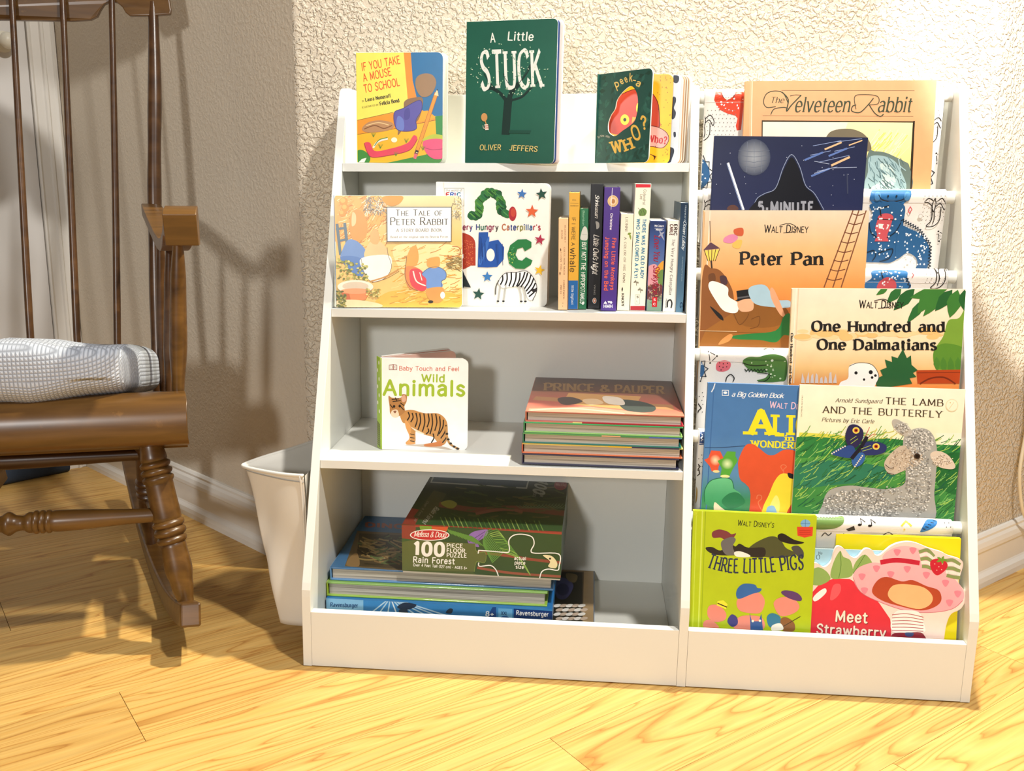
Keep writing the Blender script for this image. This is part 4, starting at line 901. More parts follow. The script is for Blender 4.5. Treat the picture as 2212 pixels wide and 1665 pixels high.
for k in range(190):
    u, v = random.random(), random.random(); a = random.uniform(0, 6.28); l = random.uniform(.09, .14); u2, v2 = u + l * math.cos(a), v + l * math.sin(a) * .85
    if any(inhole(u + (u2 - u) * t, v + (v2 - v) * t, .045) for t in (0, .35, .7, 1)): continue
    dx, dy = u2 - u, v2 - v; nx, ny = -dy * .22, dx * .22; c = hx(random.choice(('2c6459', '184238', '27594e', '32695e')))
    A._add([(u, v), (u + dx * .4 + nx, v + dy * .4 + ny), (u2, v2), (u + dx * .4 - nx, v + dy * .4 - ny)][::1], c); A.z += 0
A.z += A.dz
for i, (ch, x, y, x2, y2) in enumerate((('P', 612, 448, 655, 432), ('e', 668, 368, 700, 352), ('e', 722, 345, 752, 335), ('k', 770, 328, 806, 330), ('-', 812, 345, 846, 352), ('a', 850, 380, 900, 402))): A.tx('rbold', 'eccb74', ch, x, y, x2, y2, 100 if ch in 'Pk' else 82)
A.tx('slab', 'efc258', 'W', 562, 1252, 680, 1226, 150); A.tx('slab', 'efc258', 'H', 728, 1228, 826, 1192, 150); A.tx('rbold', 'efc258', 'O', 832, 1090, 925, 1060, 180); A.tx('rbold', 'efc258', '?', 935, 948, 1000, 938, 165)
A.tx('sans', 'cfc9b8', 'by Nina Laden', 372, 1060, 512, 1062, 26, arc=20)
A.build('cover_print', B_peek)
def page_art(psi, bx, by, quad): 
    ca, sa = math.cos(psi), math.sin(psi); w, h = pk_w - .001, pk_h - .001
    A = Art(ZP, quad, w, h, place=lambda u, v, z: (bx + u * w * ca + z * sa, by + u * w * sa - z * ca, v * h)); A.outl = [(x / w, z / h) for x, z in outline(w - .0004, h - .0004, .010)]; return A
A = page_art(-.10, .003, .004, ((1291, 153), (1451, 152), (1442, 350.5), (1288, 353))); A.bg((0, 'f2ab12'), (.5, 'f6b51c'), (1, 'f3a818'))
A.sm('b8402c', '480 560 620 480 780 400 1000 420 1110 560 1135 780 1130 900 900 960 600 1000 420 900'); A.ln('5a1a1a', 10, '480 560 780 400 1000 420 1110 560 1135 780 1130 900', True)
A.el('e6d62e', 692, 800, 56, 70); A.el('5a1a1a', 692, 800, 60, 74) if 0 else None; A.el('241414', 692, 800, 20, 24); A.el('e6d62e', 880, 645, 44, 80); A.pg('e8a03c', '790 760 845 770 780 850')
A.sm('e8a09a', '980 900 1100 890 1220 960 1250 1060 1180 1160 1060 1150 980 1120'); A.ln('4a1a1a', 9, '980 900 1100 890 1220 960 1250 1060 1180 1160 1060 1150 980 1120', True, True); A.tx('serifb', 'b02a30', 'Who?', 985, 1085, 1220, 1110, 92)
for k in range(6): A.ln('3a1414', 7, [(1020 + k * 12, 1250 + k * 4), (1095 - k * 6, 1280 + k * 9)])
random.seed(3)
for k in range(46): x, y = random.uniform(1080, 1300), random.uniform(190, 1330); A.el('3a2010', x, y, 4, 5)
A.build('page_print', PG1.parent)
A = page_art(-.07, .0175, .010, ((1308, 157), (1469, 156), (1460.4, 350), (1303, 353))); A.bg((0, 'c4d0de'), (1, 'cdd8e4'))
for t in ('1320 205 1370 210 1385 260 1370 310 1335 320 1310 290', '1300 520 1340 505 1345 560 1320 640 1345 700 1330 770 1290 770', '1315 960 1342 955 1345 1010 1322 1020', '1240 1165 1310 1160 1325 1210 1300 1290 1280 1345 1230 1340'): A.sm('1c2436', t)
A.build('page_print', PG1.parent)

# golden board book with white title panel
A = face_art('rabbit', ZR, .008); A.bg((0, 'e4be5e'), (.35, 'ead078'), (.6, 'e8bf6c'), (1, 'f0dca8'))
A.pg('fbf7e8', '55 215 104 215 112 1260 70 1260'); A.ln('4a7db0', 44, '70 215 84 1260')
random.seed(21)
def hatch(A, cols, n, x0, x1, y0, y1, l, w, ang, sp=.5):
    for k in range(n):
        x, y = random.uniform(x0, x1), random.uniform(y0, y1); a = ang + random.uniform(-sp, sp); ll = l * random.uniform(.5, 1.2)
        A.ln(random.choice(cols), w, [(x, y), (x + ll * math.cos(a) * .5, y + ll * math.sin(a) * .5 + ll * .04), (x + ll * math.cos(a), y + ll * math.sin(a))]); A.z -= A.dz * .97
A.sm('eab060', '104 225 520 225 560 420 420 560 130 700'); A.sm('efc878', '130 700 420 600 700 700 760 950 600 1180 120 1230'); A.sm('e8b84c', '560 1120 800 1090 1270 1140 1265 1240 520 1240'); A.sm('f5e2a2', '640 700 900 660 1270 720 1270 1060 900 1090 700 900')
hatch(A, ('d08a3c', 'e0a04c', 'c8803c', 'f2cf86', 'f8e8b8'), 170, 120, 560, 235, 700, 70, 7, -.7); hatch(A, ('e0aa3c', 'd89a34', 'f6dc90', 'c88a3a'), 170, 600, 1230, 700, 1220, 90, 6, -.25, .4)
hatch(A, ('6a6258', '8a8278', 'f4ecd8', 'a09a8c'), 110, 380, 560, 230, 380, 40, 6, 1.2, 1.4); hatch(A, ('8a8068', 'b0a888', 'f8f0d8'), 70, 1180, 1265, 230, 420, 36, 6, 1.2, 1.4); hatch(A, ('9a7a3a', '7a6a34'), 60, 1120, 1260, 790, 900, 60, 5, .1, .6)
for x, y, r in ((180, 275, 38), (195, 335, 34), (168, 385, 30)): A.el('e0953a', x, y, r); A.el('f2b45a', x - 8, y - 8, r * .6)
A.sm('e09a3c', '550 230 720 228 700 290 620 320 545 280')
# plain shapes in the colours of the picture: brown mound, blue cloth, white cloth, orange and red bundles
A.ln('5f7482', 26, '120 490 150 760'); A.ln('5f7482', 26, '190 480 215 700'); A.ln('5f7482', 20, '115 530 200 520'); A.ln('5f7482', 20, '130 640 210 625')
A.sm('dc9a4c', '240 420 300 350 370 400 400 520 370 620 280 640 240 560'); A.sm('f0cc98', '260 380 292 400 290 480 255 500'); A.sm('6f92cc', '170 720 220 630 300 640 380 720 380 790 340 900 200 830 150 800'); A.sm('f4c890', '390 700 440 640 520 650 580 720 570 780 440 815 370 780'); A.sm('e8b070', '430 560 480 530 510 600 490 670 430 650')
A.sm('5a80c0', '150 790 340 800 360 960 260 930'); A.sm('fbf8ee', '340 800 590 770 620 880 560 980 440 1015 370 930'); A.ln('6a5a48', 4, '340 800 370 930 440 1015 560 980 620 880 590 770 580 700', True); A.ln('c8924a', 14, '430 1010 560 970 680 905', True); A.ln('8a5a2a', 4, '440 1022 570 985 690 918', True)
A.sm('e6a64e', '760 790 800 700 850 690 870 790 850 860 800 880 745 960 745 900'); A.sm('e08a4a', '740 900 790 870 880 900 940 990 930 1080 860 1095 770 1060'); A.sm('d8434c', '790 910 880 900 945 990 940 1080 880 1098 800 1040'); A.ln('f8ece0', 12, '820 920 850 1010 930 1050', True); A.ln('f8ece0', 8, '880 930 900 1000', True)
A.sm('6f96d4', '900 940 960 890 1050 880 1115 920 1120 980 1080 1010 1085 1060 950 1075 940 990'); A.sm('e2a650', '950 810 1000 790 1060 790 1060 870 1000 890 950 870'); A.sm('d89a50', '945 1080 1085 1065 1105 1150 1060 1205 990 1195 945 1140'); A.el('f8f2e6', 1090, 1138, 22, 32); A.el('2a241e', 980, 1198, 24, 14)
A.ln('5a4632', 4, '760 790 745 960 790 1060 860 1095', True); A.ln('44506a', 4, '900 940 960 890 1050 880 1115 920 1120 980 1080 1010 1085 1060', True)
random.seed(8)
for k in range(120): x, y = random.uniform(115, 400), random.uniform(820, 1010); A.el(random.choice(('8f9440', 'b8b45a', 'd8cf78', '6c7434')), x, y + (x - 115) * .2 - 20, random.uniform(7, 16), random.uniform(5, 12))
A.el('f4ead6', 290, 1060, 165, 62); A.el('d8c8b0', 290, 1055, 120, 40); A.pg('e08a52', '150 1095 430 1100 380 1180 200 1200'); A.pg('c8683c', '150 1095 230 1100 250 1200 200 1200'); A.el('e8a070', 290, 1100, 140, 26); A.sm('f0dcae', '120 1190 300 1180 510 1215 500 1250 120 1255')
for k in range(60): x, y = random.uniform(112, 200), random.uniform(1100, 1245); A.el(random.choice(('7c8040', 'a8a04c', '5c6430')), x, y, 12, 8)
for k in range(40): x, y = random.uniform(390, 510), random.uniform(1080, 1160); A.el(random.choice(('b8a850', '8c8440', 'e0d080')), x, y, 12, 8)
A.ln('b0653a', 7, '1180 690 1240 700 1250 760 1150 790 1140 770', True)
A.pg('3a3a3c', '577 328 1174 328 1172 648 580 648'); A.pg('fcfbf6', '583 334 1168 334 1166 642 586 642')
A.tx('serif', '14100e', 'The Tale of', 660, 408, 1086, 406, 54, True); A.tx('serif', '14100e', 'Peter Rabbit', 612, 492, 1138, 490, 66, True); A.tx('serif', '4a423c', 'A STORY BOARD BOOK', 668, 556, 1082, 554, 28); A.tx('serif', '6a6258', 'Based on the original tale by Beatrix Potter.', 612, 612, 1148, 610, 18)
A.tx('serif', 'c8d8ec', 'THE TALE OF PETER RABBIT', 62, 290, 76, 1120, 14)
A.build('cover_print', B_rabbit)

# white board book with letters
A = face_art('abc', ZR, .010); A.bg((0, 'efece4'), (1, 'f6f4ee')); A.ln('dcd8ce', 8, '1100 100 1100 1250')
A.ln('8a867c', 4, '1107 158 1287 158 1287 320 1107 320', False, True); A.tx('sans', '2c2c2c', 'the world of', 1120, 190, 1268, 188, 22)
for ch, c, x in (('E', 'a83030', 1122), ('R', '3a5aa0', 1160), ('I', '7a3a6a', 1200), ('C', '2a6a8a', 1222)): A.tx('black', c, ch, x, 232, x + (8 if ch == 'I' else 32), 232, 34)
random.seed(4)          # plain arch of leaf-green patches
P = [(1360, 405), (1400, 410), (1432, 370), (1420, 310), (1450, 250), (1500, 205), (1545, 200), (1590, 215), (1625, 270), (1625, 330), (1640, 380), (1680, 395)]
for i, (x, y) in enumerate(crom(P, 3)): A.el(random.choice(('1f5a34', '2c6e3c', '3a7a34', '17492c', '4a8838')), x + random.uniform(-8, 8), y + random.uniform(-8, 8), 44 + 6 * math.sin(i), 36, random.uniform(0, 180), 12)
for i, (x, y) in enumerate(crom(P, 3)): A.ln(random.choice(('5a9a48', '123c24', '2f7a50')), 6, [(x - 22, y - 20), (x + 20, y + 18)]); A.z -= A.dz * .9
A.el('a82c38', 1732, 392, 36, 66); A.el('c24a3c', 1738, 380, 24, 40)
W_ = 'ery Hungry Caterpillar' + "'s"; cc = ['8a3a58', '3a4a8a', '2c6e5a', '8a3a58', '4a4a4a', 'b06a4a', '3a4a8a', '8a8a4a', '2c5a8a', 'a83a48']
A.tx('bold', '4a3a5a', W_, 1276, 540, 1988, 542, 52, colors=cc)
A.tx('black', 'a83a28', 'a', 1140, 868, 1372, 868, 360); A.pg('a83a28', '1290 630 1374 630 1374 868 1290 868'); random.seed(2)
for k in range(60): A.el('d8784a', random.uniform(1292, 1370), random.uniform(634, 864), 4)
A.pg('2554a8', '1422 562 1508 560 1506 650 1600 630 1655 700 1650 810 1590 880 1500 885 1412 882'); A.el('f4f2ea', 1530, 770, 38, 58); A.sm('3a6cc0', '1512 600 1506 700 1440 860 1424 800')
for k in range(26): x = random.uniform(1425, 1640); A.ln('1c4288', 4, [(x, random.uniform(600, 700) if x < 1500 else 670), (x + 6, random.uniform(760, 872))])if not 1485 < x < 1575 else None
A.pg('2a7a44', '1905 650 1860 625 1780 628 1710 680 1685 760 1700 850 1760 895 1840 898 1900 860 1915 820 1855 790 1820 822 1785 815 1760 770 1775 715 1825 700 1845 735 1905 700')
for k in range(50): A.el(random.choice(('c8d858', '1a5a34', '5ab070')), *[(x, y) for x, y in [(random.uniform(1700, 1755), random.uniform(690, 850))]][0], 4)
for c, x, y, r, a in (('3f74b8', 1818, 210, 48, 5), ('264c42', 1998, 212, 56, -8), ('d8643a', 1910, 370, 62, 3), ('a8304c', 1982, 630, 52, 10), ('e8b830', 1980, 910, 52, 14), ('3a78b8', 1500, 970, 52, 0), ('264c42', 1418, 1130, 58, 8)): A.star(c, x, y, r, a)
A.pg('1f2a30', '1270 900 1290 950 1350 1070 1290 1060 1270 1080')
A.sm('f8f7f2', '1600 1010 1660 940 1760 930 1860 920 1930 990 1950 1090 1910 1180 1870 1160 1830 1060 1720 1060 1640 1070')
for x0, y0, x1, y1 in ((1640, 960, 1622, 1040), (1680, 935, 1664, 1050), (1720, 930, 1700, 1055), (1765, 932, 1735, 1060), (1800, 935, 1770, 1055), (1845, 928, 1780, 1060), (1870, 935, 1810, 1060), (1900, 955, 1840, 1080), (1925, 985, 1858, 1100), (1940, 1030, 1870, 1125), (1950, 1075, 1885, 1150)): A.ln('1c1a1e', 13, [(x0, y0), ((x0 + x1) / 2 + 10, (y0 + y1) / 2), (x1, y1)], True)
A.ln('1c1a1e', 5, '1600 1010 1660 940 1760 930 1860 918 1930 990 1955 1090 1915 1190', True)
for x in (1600, 1650): A.ln('b8b4ae', 14, [(x + 20, 1050), (x + 10, 1120), (x, 1190)]); A.el('1c1a1e', x - 2, 1194, 12, 8)
for x in (1800, 1838): A.ln('b8b4ae', 14, [(x - 10, 1060), (x + 8, 1130), (x + 10, 1190)]); A.el('1c1a1e', x + 12, 1196, 12, 8)
A.ln('6a6660', 12, '1605 1005 1580 1060 1575 1130', True); A.el('2c2a2c', 1930, 1095, 24, 16)
A.build('cover_print', B_abc)

# spines
def sa(key): return spine_art(key)
A = sa('a'); A.tx('serif', '6a4a2c', 'MCBRATNEY', 200, 590, 200, 780, 14); A.tx('serif', '6a4a2c', 'JERAM', 165, 640, 165, 740, 14); A.tx('serif', '6a4a2c', 'GUESS HOW MUCH', 192, 830, 190, 1130, 15); A.tx('serif', '6a4a2c', 'I LOVE YOU', 155, 890, 153, 1080, 15); A.leaf('6a4a2c', 155, 840, 160, 880, 14); A.leaf('6a4a2c', 150, 1095, 150, 1140, 14)
A.tx('serif', '6a4a2c', 'CANDLEWICK', 188, 1190, 186, 1395, 14); A.tx('serif', '6a4a2c', 'PRESS', 154, 1245, 152, 1340, 14); A.tx('serif', '6a4a2c', '**', 170, 1430, 168, 1480, 30); A.build('spine_print', SPINE['a'][0])
A = sa('b'); A.pg('1f62a4', '230 1192 360 1192 360 1515 230 1515'); A.ln('8a6a1c', 3, '262 350 352 352'); A.tx('sans', '5a4618', 'HILL', 285, 322, 330, 322, 14); A.tx('sans', '5a4618', 'BARBOZA', 264, 384, 352, 384, 13); A.tx('sans', '4a3a18', 'IF I WERE A', 282, 505, 274, 810, 38); A.tx('sans', '4a3a18', 'whale', 262, 838, 258, 1098, 62); A.tx('sans', 'e8ecf0', 'little bigfoot', 276, 1246, 272, 1452, 26); A.build('spine_print', SPINE['b'][0])
A = sa('c'); A.tx('hand', '8ab89a', 'Boynton', 398, 430, 394, 590, 22); A.sm('c9ccc4', '380 680 400 620 425 600 450 640 448 745 376 742'); A.ln('8a8e88', 3, '390 690 445 690'); A.tx('hand', 'eef0e8', 'BUT NOT THE HIPPOPOTAMUS', 392, 770, 370, 1440, 44); A.el('e4e6de', 400, 1440, 12, 16); A.build('spine_print', SPINE['c'][0])
A = sa('d'); A.tx('script', 'f0eee8', 'Srinivasan', 538, 255, 532, 505, 40); A.sm('c8cac8', '540 545 575 560 578 610 550 630 545 590'); A.tx('script', 'f4f2ec', "Little Owl's Night", 520, 690, 505, 1115, 58); A.tx('sans', 'b8b4ac', 'VIKING', 522, 1236, 518, 1345, 16); A.el('e8e4dc', 527, 1410, 22, 32); A.el('d86a2c', 527, 1410, 17, 26); A.el('f0ece4', 527, 1410, 8, 14); A.build('spine_print', SPINE['d'][0])
A = sa('e'); A.rad('f8f0d8', 'c89a58', 728, 328, 56, 60); A.ln('f0d8a0', 5, [(728 + 56 * math.cos(t * .52), 328 + 60 * math.sin(t * .52)) for t in range(12)], True, True); A.el('b07a4a', 730, 330, 22, 26); A.ln('e8e4ea', 5, '722 178 718 250 706 420'); A.ln('e8e4ea', 6, '808 180 805 400 798 500'); A.tx('bold', 'eee8f0', 'Christelow', 702, 462, 694, 640, 24); A.tx('rbold', 'e8654a', 'Five Little Monkeys', 722, 730, 700, 1295, 40); A.tx('rbold', 'e8654a', 'Jumping on the Bed', 648, 722, 632, 1300, 40)
A.pg('f0ecf4', '625 1445 645 1415 665 1445'); A.pg('f0ecf4', '668 1418 700 1418 684 1445'); A.el('f0ecf4', 708, 1432, 13); A.tx('bold', 'f0ecf4', 'HMH', 626, 1490, 722, 1490, 36); A.pg('e8a090', '592 1325 600 1325 594 1525 586 1525'); A.build('spine_print', SPINE['e'][0])
A = sa('f'); A.tx('serif', '5a5040', 'LIONNI', 866, 502, 860, 655, 26); A.leaf('7a9038', 885, 690, 930, 675, 26); A.leaf('8a9c40', 910, 680, 925, 752, 22); A.tx('serif', '5a5040', 'A COLOR OF HIS OWN', 852, 722, 834, 1212, 25); A.leaf('2c2820', 830, 1262, 826, 1318, 16); A.tx('serifb', '4a4438', 'KNOPF', 822, 1335, 820, 1478, 26); A.build('spine_print', SPINE['f'][0])
A = sa('g'); A.pg('d02c3c', '973 140 1148 140 1146 178 972 178'); A.pg('b82c38', '912 1468 1090 1468 1086 1516 908 1514'); A.tx('sans', '5a5648', 'Colandro/', 1064, 200, 1052, 368, 28); A.tx('sans', '5a5648', 'Lee', 1026, 252, 1022, 306, 28); A.sm('6a8a4a', '1005 440 1050 400 1095 430 1080 480 1020 485'); A.ln('4a4a3a', 4, '1000 400 1040 440 1020 490'); A.ln('4a4a3a', 4, '1050 400 1080 490'); A.tx('bold', '1f7ba4', 'THERE WAS AN OLD LADY', 1052, 520, 1026, 1168, 36); A.tx('bold', '1f7ba4', 'WHO SWALLOWED A FLY!', 988, 520, 960, 1160, 36)
for x, y in ((980, 1215), (1026, 1298)): A.leaf('8a8674', x - 30, y, x + 5, y - 20, 20); A.leaf('8a8674', x + 30, y + 5, x, y - 10, 20); A.ln('5a5648', 5, [(x - 5, y - 30), (x + 5, y + 30)])
A.ln('a8a290', 3, '972 1345 1020 1345 1018 1446 968 1446', False, True); A.tx('bold', '6a6454', 'S', 986, 1380, 1006, 1380, 20); A.tx('sans', '8a8474', 'L', 984, 1425, 1000, 1425, 18); A.build('spine_print', SPINE['g'][0])
A = sa('h'); A.bg((0, '7f9a86'), (.12, '8aa48c'), (.2, '6a4a4c'), (.42, 'd88a9c'), (.52, '5c74a8'), (.8, '3a5490'), (1, '22305e')); A.sm('d89aa4', '1100 1060 1200 1020 1240 1180 1230 1260 1095 1250'); A.sm('e0a03c', '1190 1080 1290 980 1290 1250 1250 1280 1215 1180'); A.sm('6a8a4a', '1215 1130 1280 1080 1285 1300 1240 1300'); A.sm('6a3a3e', '1100 1260 1240 1230 1280 1300 1200 1390 1095 1390'); hatch(A, ('c8a0a8', '4a5a34', '8a4a44', 'c8b878'), 60, 1100, 1270, 1220, 1440, 34, 5, .8, 1.2)
A.leaf('9aa0b8', 1230, 640, 1290, 760, 22); A.leaf('9aa0b8', 1290, 660, 1215, 720, 22); A.tx('serifb', 'e4e8f0', 'McCourt', 1182, 604, 1282, 608, 20); A.ln('c8ccd8', 3, '1180 622 1280 624'); A.tx('serifb', 'e4e8f0', 'Moore', 1196, 646, 1266, 648, 20); A.tx('script', '9a1c34', 'Love You, Stinkyface', 1180, 700, 1160, 1330, 66); A.pg('c8202c', '1155 1375 1212 1375 1208 1480 1152 1480'); A.tx('bold', 'f4ece8', 'S', 1170, 1412, 1192, 1412, 22); A.tx('bold', 'f4ece8', 'C', 1168, 1460, 1190, 1460, 22); A.build('spine_print', SPINE['h'][0])
A = sa('i'); A.tx('black', '3c2c24', 'ERIC', 1396, 580, 1392, 700, 34); A.tx('black', '5a3024', 'CARLE', 1350, 580, 1346, 700, 34); A.tx('serif', '3c3834', 'The Very Hungry Caterpillar', 1374, 740, 1338, 1352, 30); A.ln('2c2a28', 15, '1320 1480 1325 1420 1355 1405 1370 1440 1362 1488', True); A.tx('sans', '2c2a28', 'Philomel', 1302, 1392, 1298, 1490, 14); A.build('spine_print', SPINE['i'][0])
A = sa('j'); A.bg((0, '5a7f98'), (.25, '4a6c88'), (.6, '34506e'), (1, '1c3048')); A.tx('serif', 'b8c8d4', 'Hayward', 1525, 378, 1516, 545, 18); A.tx('script', 'd4e0e8', 'Ocean Lullaby', 1506, 545, 1486, 855, 38); A.tx('sans', '9ab4c4', 'Greenway/Tattoo', 1492, 935, 1482, 1200, 13); A.tx('bold', '1f3c5c', 'G', 1470, 1432, 1468, 1488, 34); A.build('spine_print', SPINE['j'][0])

# tiger cub board book
A = face_art('tiger', ZT, .010); A.bg((0, 'f8f7f3'), (1, 'f8f7f3')); A.pg('a8c832', '385 180 390 180 392 740 386 740')
for k in range(10): A.el('a8c832', 384, 240 + k * 52, 6, 8)
A.ln('8a4a3a', 3, '434 240 456 236 456 266 434 266', False, True); A.ln('8a4a3a', 3, '458 236 478 240 478 266 458 266', False, True); A.tx('thin', '8a4a3a', 'D', 440, 262, 452, 262, 20); A.tx('thin', '8a4a3a', 'K', 462, 262, 474, 262, 20)
A.tx('sans', 'cc5a3c', 'Baby Touch and Feel', 492, 270, 840, 274, 24); A.tx('rbold', 'a2bf38', 'Wild', 624, 336, 756, 338, 42); A.tx('rbold', 'a2bf38', 'Animals', 402, 412, 872, 418, 84)
TG = 'c08a50'
A.pg('c8b8a8', '520 706 640 700 760 716 820 738 700 722'); A.sm(TG, '500 520 560 500 640 520 720 522 765 560 775 620 765 690 730 705 690 660 640 645 590 620 585 690 545 700 530 690 555 660 540 590 510 570'); A.sm('d89a5a', '528 560 560 600 560 680 585 690 580 700 530 700 552 660 530 600'); A.sm('c87840', '640 700 700 690 735 680 740 710 650 714')
A.sm('b07c48', '430 420 450 430 500 430 510 410 535 415 535 450 522 480 525 510 495 535 465 540 440 520 436 480'); A.sm('e8d2b8', '450 505 480 500 490 535 465 545 446 530'); A.sm('d8a890', '505 425 525 415 532 445 512 455'); A.sm('e8d8c4', '560 600 600 620 640 640 600 632')
random.seed(9)
for x0, y0, x1, y1 in ((590, 520, 585, 600), (612, 522, 602, 615), (636, 522, 628, 625), (660, 522, 655, 600), (682, 524, 672, 640), (705, 526, 700, 620), (728, 540, 716, 650), (750, 560, 725, 640), (765, 590, 735, 665), (568, 520, 560, 570), (545, 515, 540, 560), (772, 630, 745, 690), (690, 640, 680, 690), (660, 610, 650, 640)): A.ln('241a14', 7, [(x0, y0), ((x0 + x1) / 2 + 9, (y0 + y1) / 2), (x1, y1)], True)
for x0, y0, x1, y1 in ((450, 440, 490, 436), (455, 452, 500, 446), (440, 470, 455, 490), (500, 460, 520, 475), (470, 430, 480, 450), (500, 480, 518, 500)): A.ln('2a1e16', 5, [(x0, y0), (x1, y1)])
for y in (640, 660, 680): A.ln('2a1e16', 4, [(556, y), (580, y + 5)])
A.el('201812', 462, 480, 7, 8); A.el('201812', 495, 478, 7, 8); A.sm('8a5a44', '458 508 476 506 468 520'); A.ln('b88850', 12, '765 600 772 660 790 700 838 728', True)
for x, y in ((770, 640), (778, 672), (792, 696), (812, 714), (832, 726)): A.el('201812', x, y, 8, 6)
A.build('cover_print', B_tiger)
w_, h_ = .0165, BK['tiger'][7]; c_, s_ = math.cos(2.05), math.sin(2.05)
A = Art((0, 0, 1), None, w_, h_, place=lambda u, v, z: (-.0004 + u * w_ * c_ - (0.0017 + z) * s_, .0018 + u * w_ * s_ + (.0017 + z) * c_, v * h_)); A.clip = True
for k in range(11): A.el('f4f6e8', .25 + .45 * (k % 2), .06 + .088 * k, .16, .022) if k > 3 else None
for k in range(12): A.ln('4a3a24', .012, [(.05, .02 + .022 * k), (.95, .045 + .022 * k)])
A.build('spine_print', B_tiger)
# large peach book
A = face_art('velvet', ZV); A.bg((0, 'de9464'), (.5, 'e09a6c'), (1, 'e3a277')); A.ln('e2a882', 10, '455 118 448 530'); A.ln('f6d8b8', 6, '466 118 459 530')
A.ln('4a4a34', 3, '685 191 1677 193'); A.ln('4a4a34', 3, '545 380 1667 385'); G1 = '3c4634'
A.ln(G1, 7, '735 290 700 215 640 195 575 215 550 275 575 318 640 312', True); A.tx('ital', G1, 'The', 600, 285, 700, 285, 44); A.ln(G1, 9, '690 205 735 260 722 345 760 300 830 228', True); A.ln(G1, 7, '605 370 630 330 700 318 730 325', True); A.ln(G1, 5, '750 232 790 225 832 228', True)
A.tx('ital', G1, 'elveteen', 782, 352, 1190, 352, 112); A.ln(G1, 8, '1240 300 1215 310 1210 345 1270 355 1330 300 1370 250', True); A.ln(G1, 6, '1240 330 1230 240 1290 222 1400 235 1405 290 1330 300', True); A.ln(G1, 8, '1340 300 1380 360 1420 385 1445 370', True); A.tx('ital', G1, 'abbit', 1400, 352, 1650, 352, 112)
A.pg('3a3020', '537 414 1674 422 1645 940 532 940'); A.bg; A.pg('f0dac8', '545 426 1664 432 1636 940 540 940'); A.gr('f2e3a8', 'ecc964', '1120 428 1664 432 1636 940 1100 940'); A.gr('ecdcc4', 'eac0b0', '545 426 900 428 1180 430 1120 600 900 940 540 940')
hatch(A, ('f4e8a0', 'e8cc5c', 'f6ecb8'), 60, 1330, 1560, 560, 720, 110, 6, -.9, .15); A.sm('6f6450', '1030 520 1090 485 1200 478 1290 510 1340 570 1350 640 1250 640 1020 600'); A.sm('5f6e68', '1330 660 1380 645 1460 655 1540 690 1600 720 1640 760 1640 940 1300 940'); A.sm('8fa8ac', '1340 690 1440 680 1530 720 1580 800 1600 940 1310 940 1330 800'); A.sm('b4c4c0', '1420 740 1500 760 1540 860 1480 930 1340 930 1440 850')
hatch(A, ('5f7a80', '9ab4b8', '4a5f60'), 80, 1330, 1580, 680, 920, 70, 6, 1.1, .5); A.ln('2c2418', 12, '1674 422 1650 940'); A.build('cover_print', B_velvet)

# navy book with the moon
A = face_art('space', ZV); A.bg((0, '1c2140'), (.5, '222950'), (1, '1e2442'))
random.seed(6)
for k in range(26): A.el('c8d0e0', random.uniform(200, 1280), random.uniform(560, 1060), 2.6)
A.rad('9aa0a8', '3c4358', 480, 690, 122, 136)
for k in range(5): A.ln('565e70', 3, [(365 + 8 * k, 640 + k * 38), (480, 648 + k * 40), (596 - 10 * k, 640 + k * 36)])
for k in range(3): A.ln('6a7284', 3, [(430 + 50 * k, 575), (425 + 55 * k, 800)])
A.ln('f4f6fa', 15, '287 735 400 1078'); A.ln('9ab0e0', 3, '276 738 388 1080')
for x, y, x2, y2, w in ((1010, 630, 1130, 580, 13), (1190, 600, 1285, 565, 9), (1060, 750, 1190, 690, 16)): A.ln('d8b48a', w, [(x, y), (x2, y2)]); A.ln('8a9cc8', 4, [(x - 90, y - 25), (x2, y2 - 14)]); A.ln('8a9cc8', 4, [(x - 110, y + 45), (x + 40, y + 12)]); A.ln('5a74b0', 14, [(x - 150, y + 80), (x - 20, y + 25)])
A.ln('a8b4d0', 4, '930 810 1060 770 1245 765'); A.ln('a8b4d0', 4, '930 720 1040 740')
# plain dark cloaked hill shape in place of the figure, with a soft rim
A.ln('8a96b0', 5, '470 1075 500 1000 560 960 640 920 700 760 760 670 820 760 865 900 930 960 1000 1080', True); A.sm('0c0d16', '460 1140 500 1010 560 968 640 925 705 775 760 690 815 775 860 905 925 968 985 1080 1000 1140')
A.sm('c88a68', '1010 1050 1060 1010 1110 1010 1130 1060 1120 1090 1020 1090') if 0 else None
A.sm('5c3a30', '280 1080 290 1055 320 1045 350 1055 360 1080'); A.ln('3a4058', 9, '1175 815 1178 960')
A.tx('black', '9a9ca4', '5-MINUTE', 512, 1078 + 24, 922, 1078 + 24, 76); A.build('cover_print', B_space)

# sunset-coloured book
A = face_art('ship', ZD); A.bg((0, '9c6630'), (.25, 'ae6e34'), (.42, 'd07c3a'), (.6, 'e89a50'), (.8, 'e8b880'), (1, 'dfcdb4')); A.ln('f0dcc4', 9, '152 190 95 1215'); A.ln('c89a68', 5, '112 200 62 1215'); A.sm('f2c898', '700 300 1000 260 1200 420 1100 600 800 620 700 460') if 0 else None
for a_, b_ in (((1218, 190), (1002, 762)), ((1262, 190), (1068, 762)), ((1316, 190), (1130, 762))): A.ln('7a4a30', 9, [a_, b_])
for k in range(8): f = k / 7.5; x0, y0 = 1208 - 200 * f, 212 + 520 * f; A.ln('6a3c28', 7, [(x0, y0), (x0 + 50, y0 + 12), (x0 + 94 + 20 * f, y0)], True)
A.tx('hand', '221c18', 'Walt Disney', 556, 352, 880, 354, 56, True); A.ln('221c18', 5, '672 300 740 286 792 310 780 345 700 356', True)
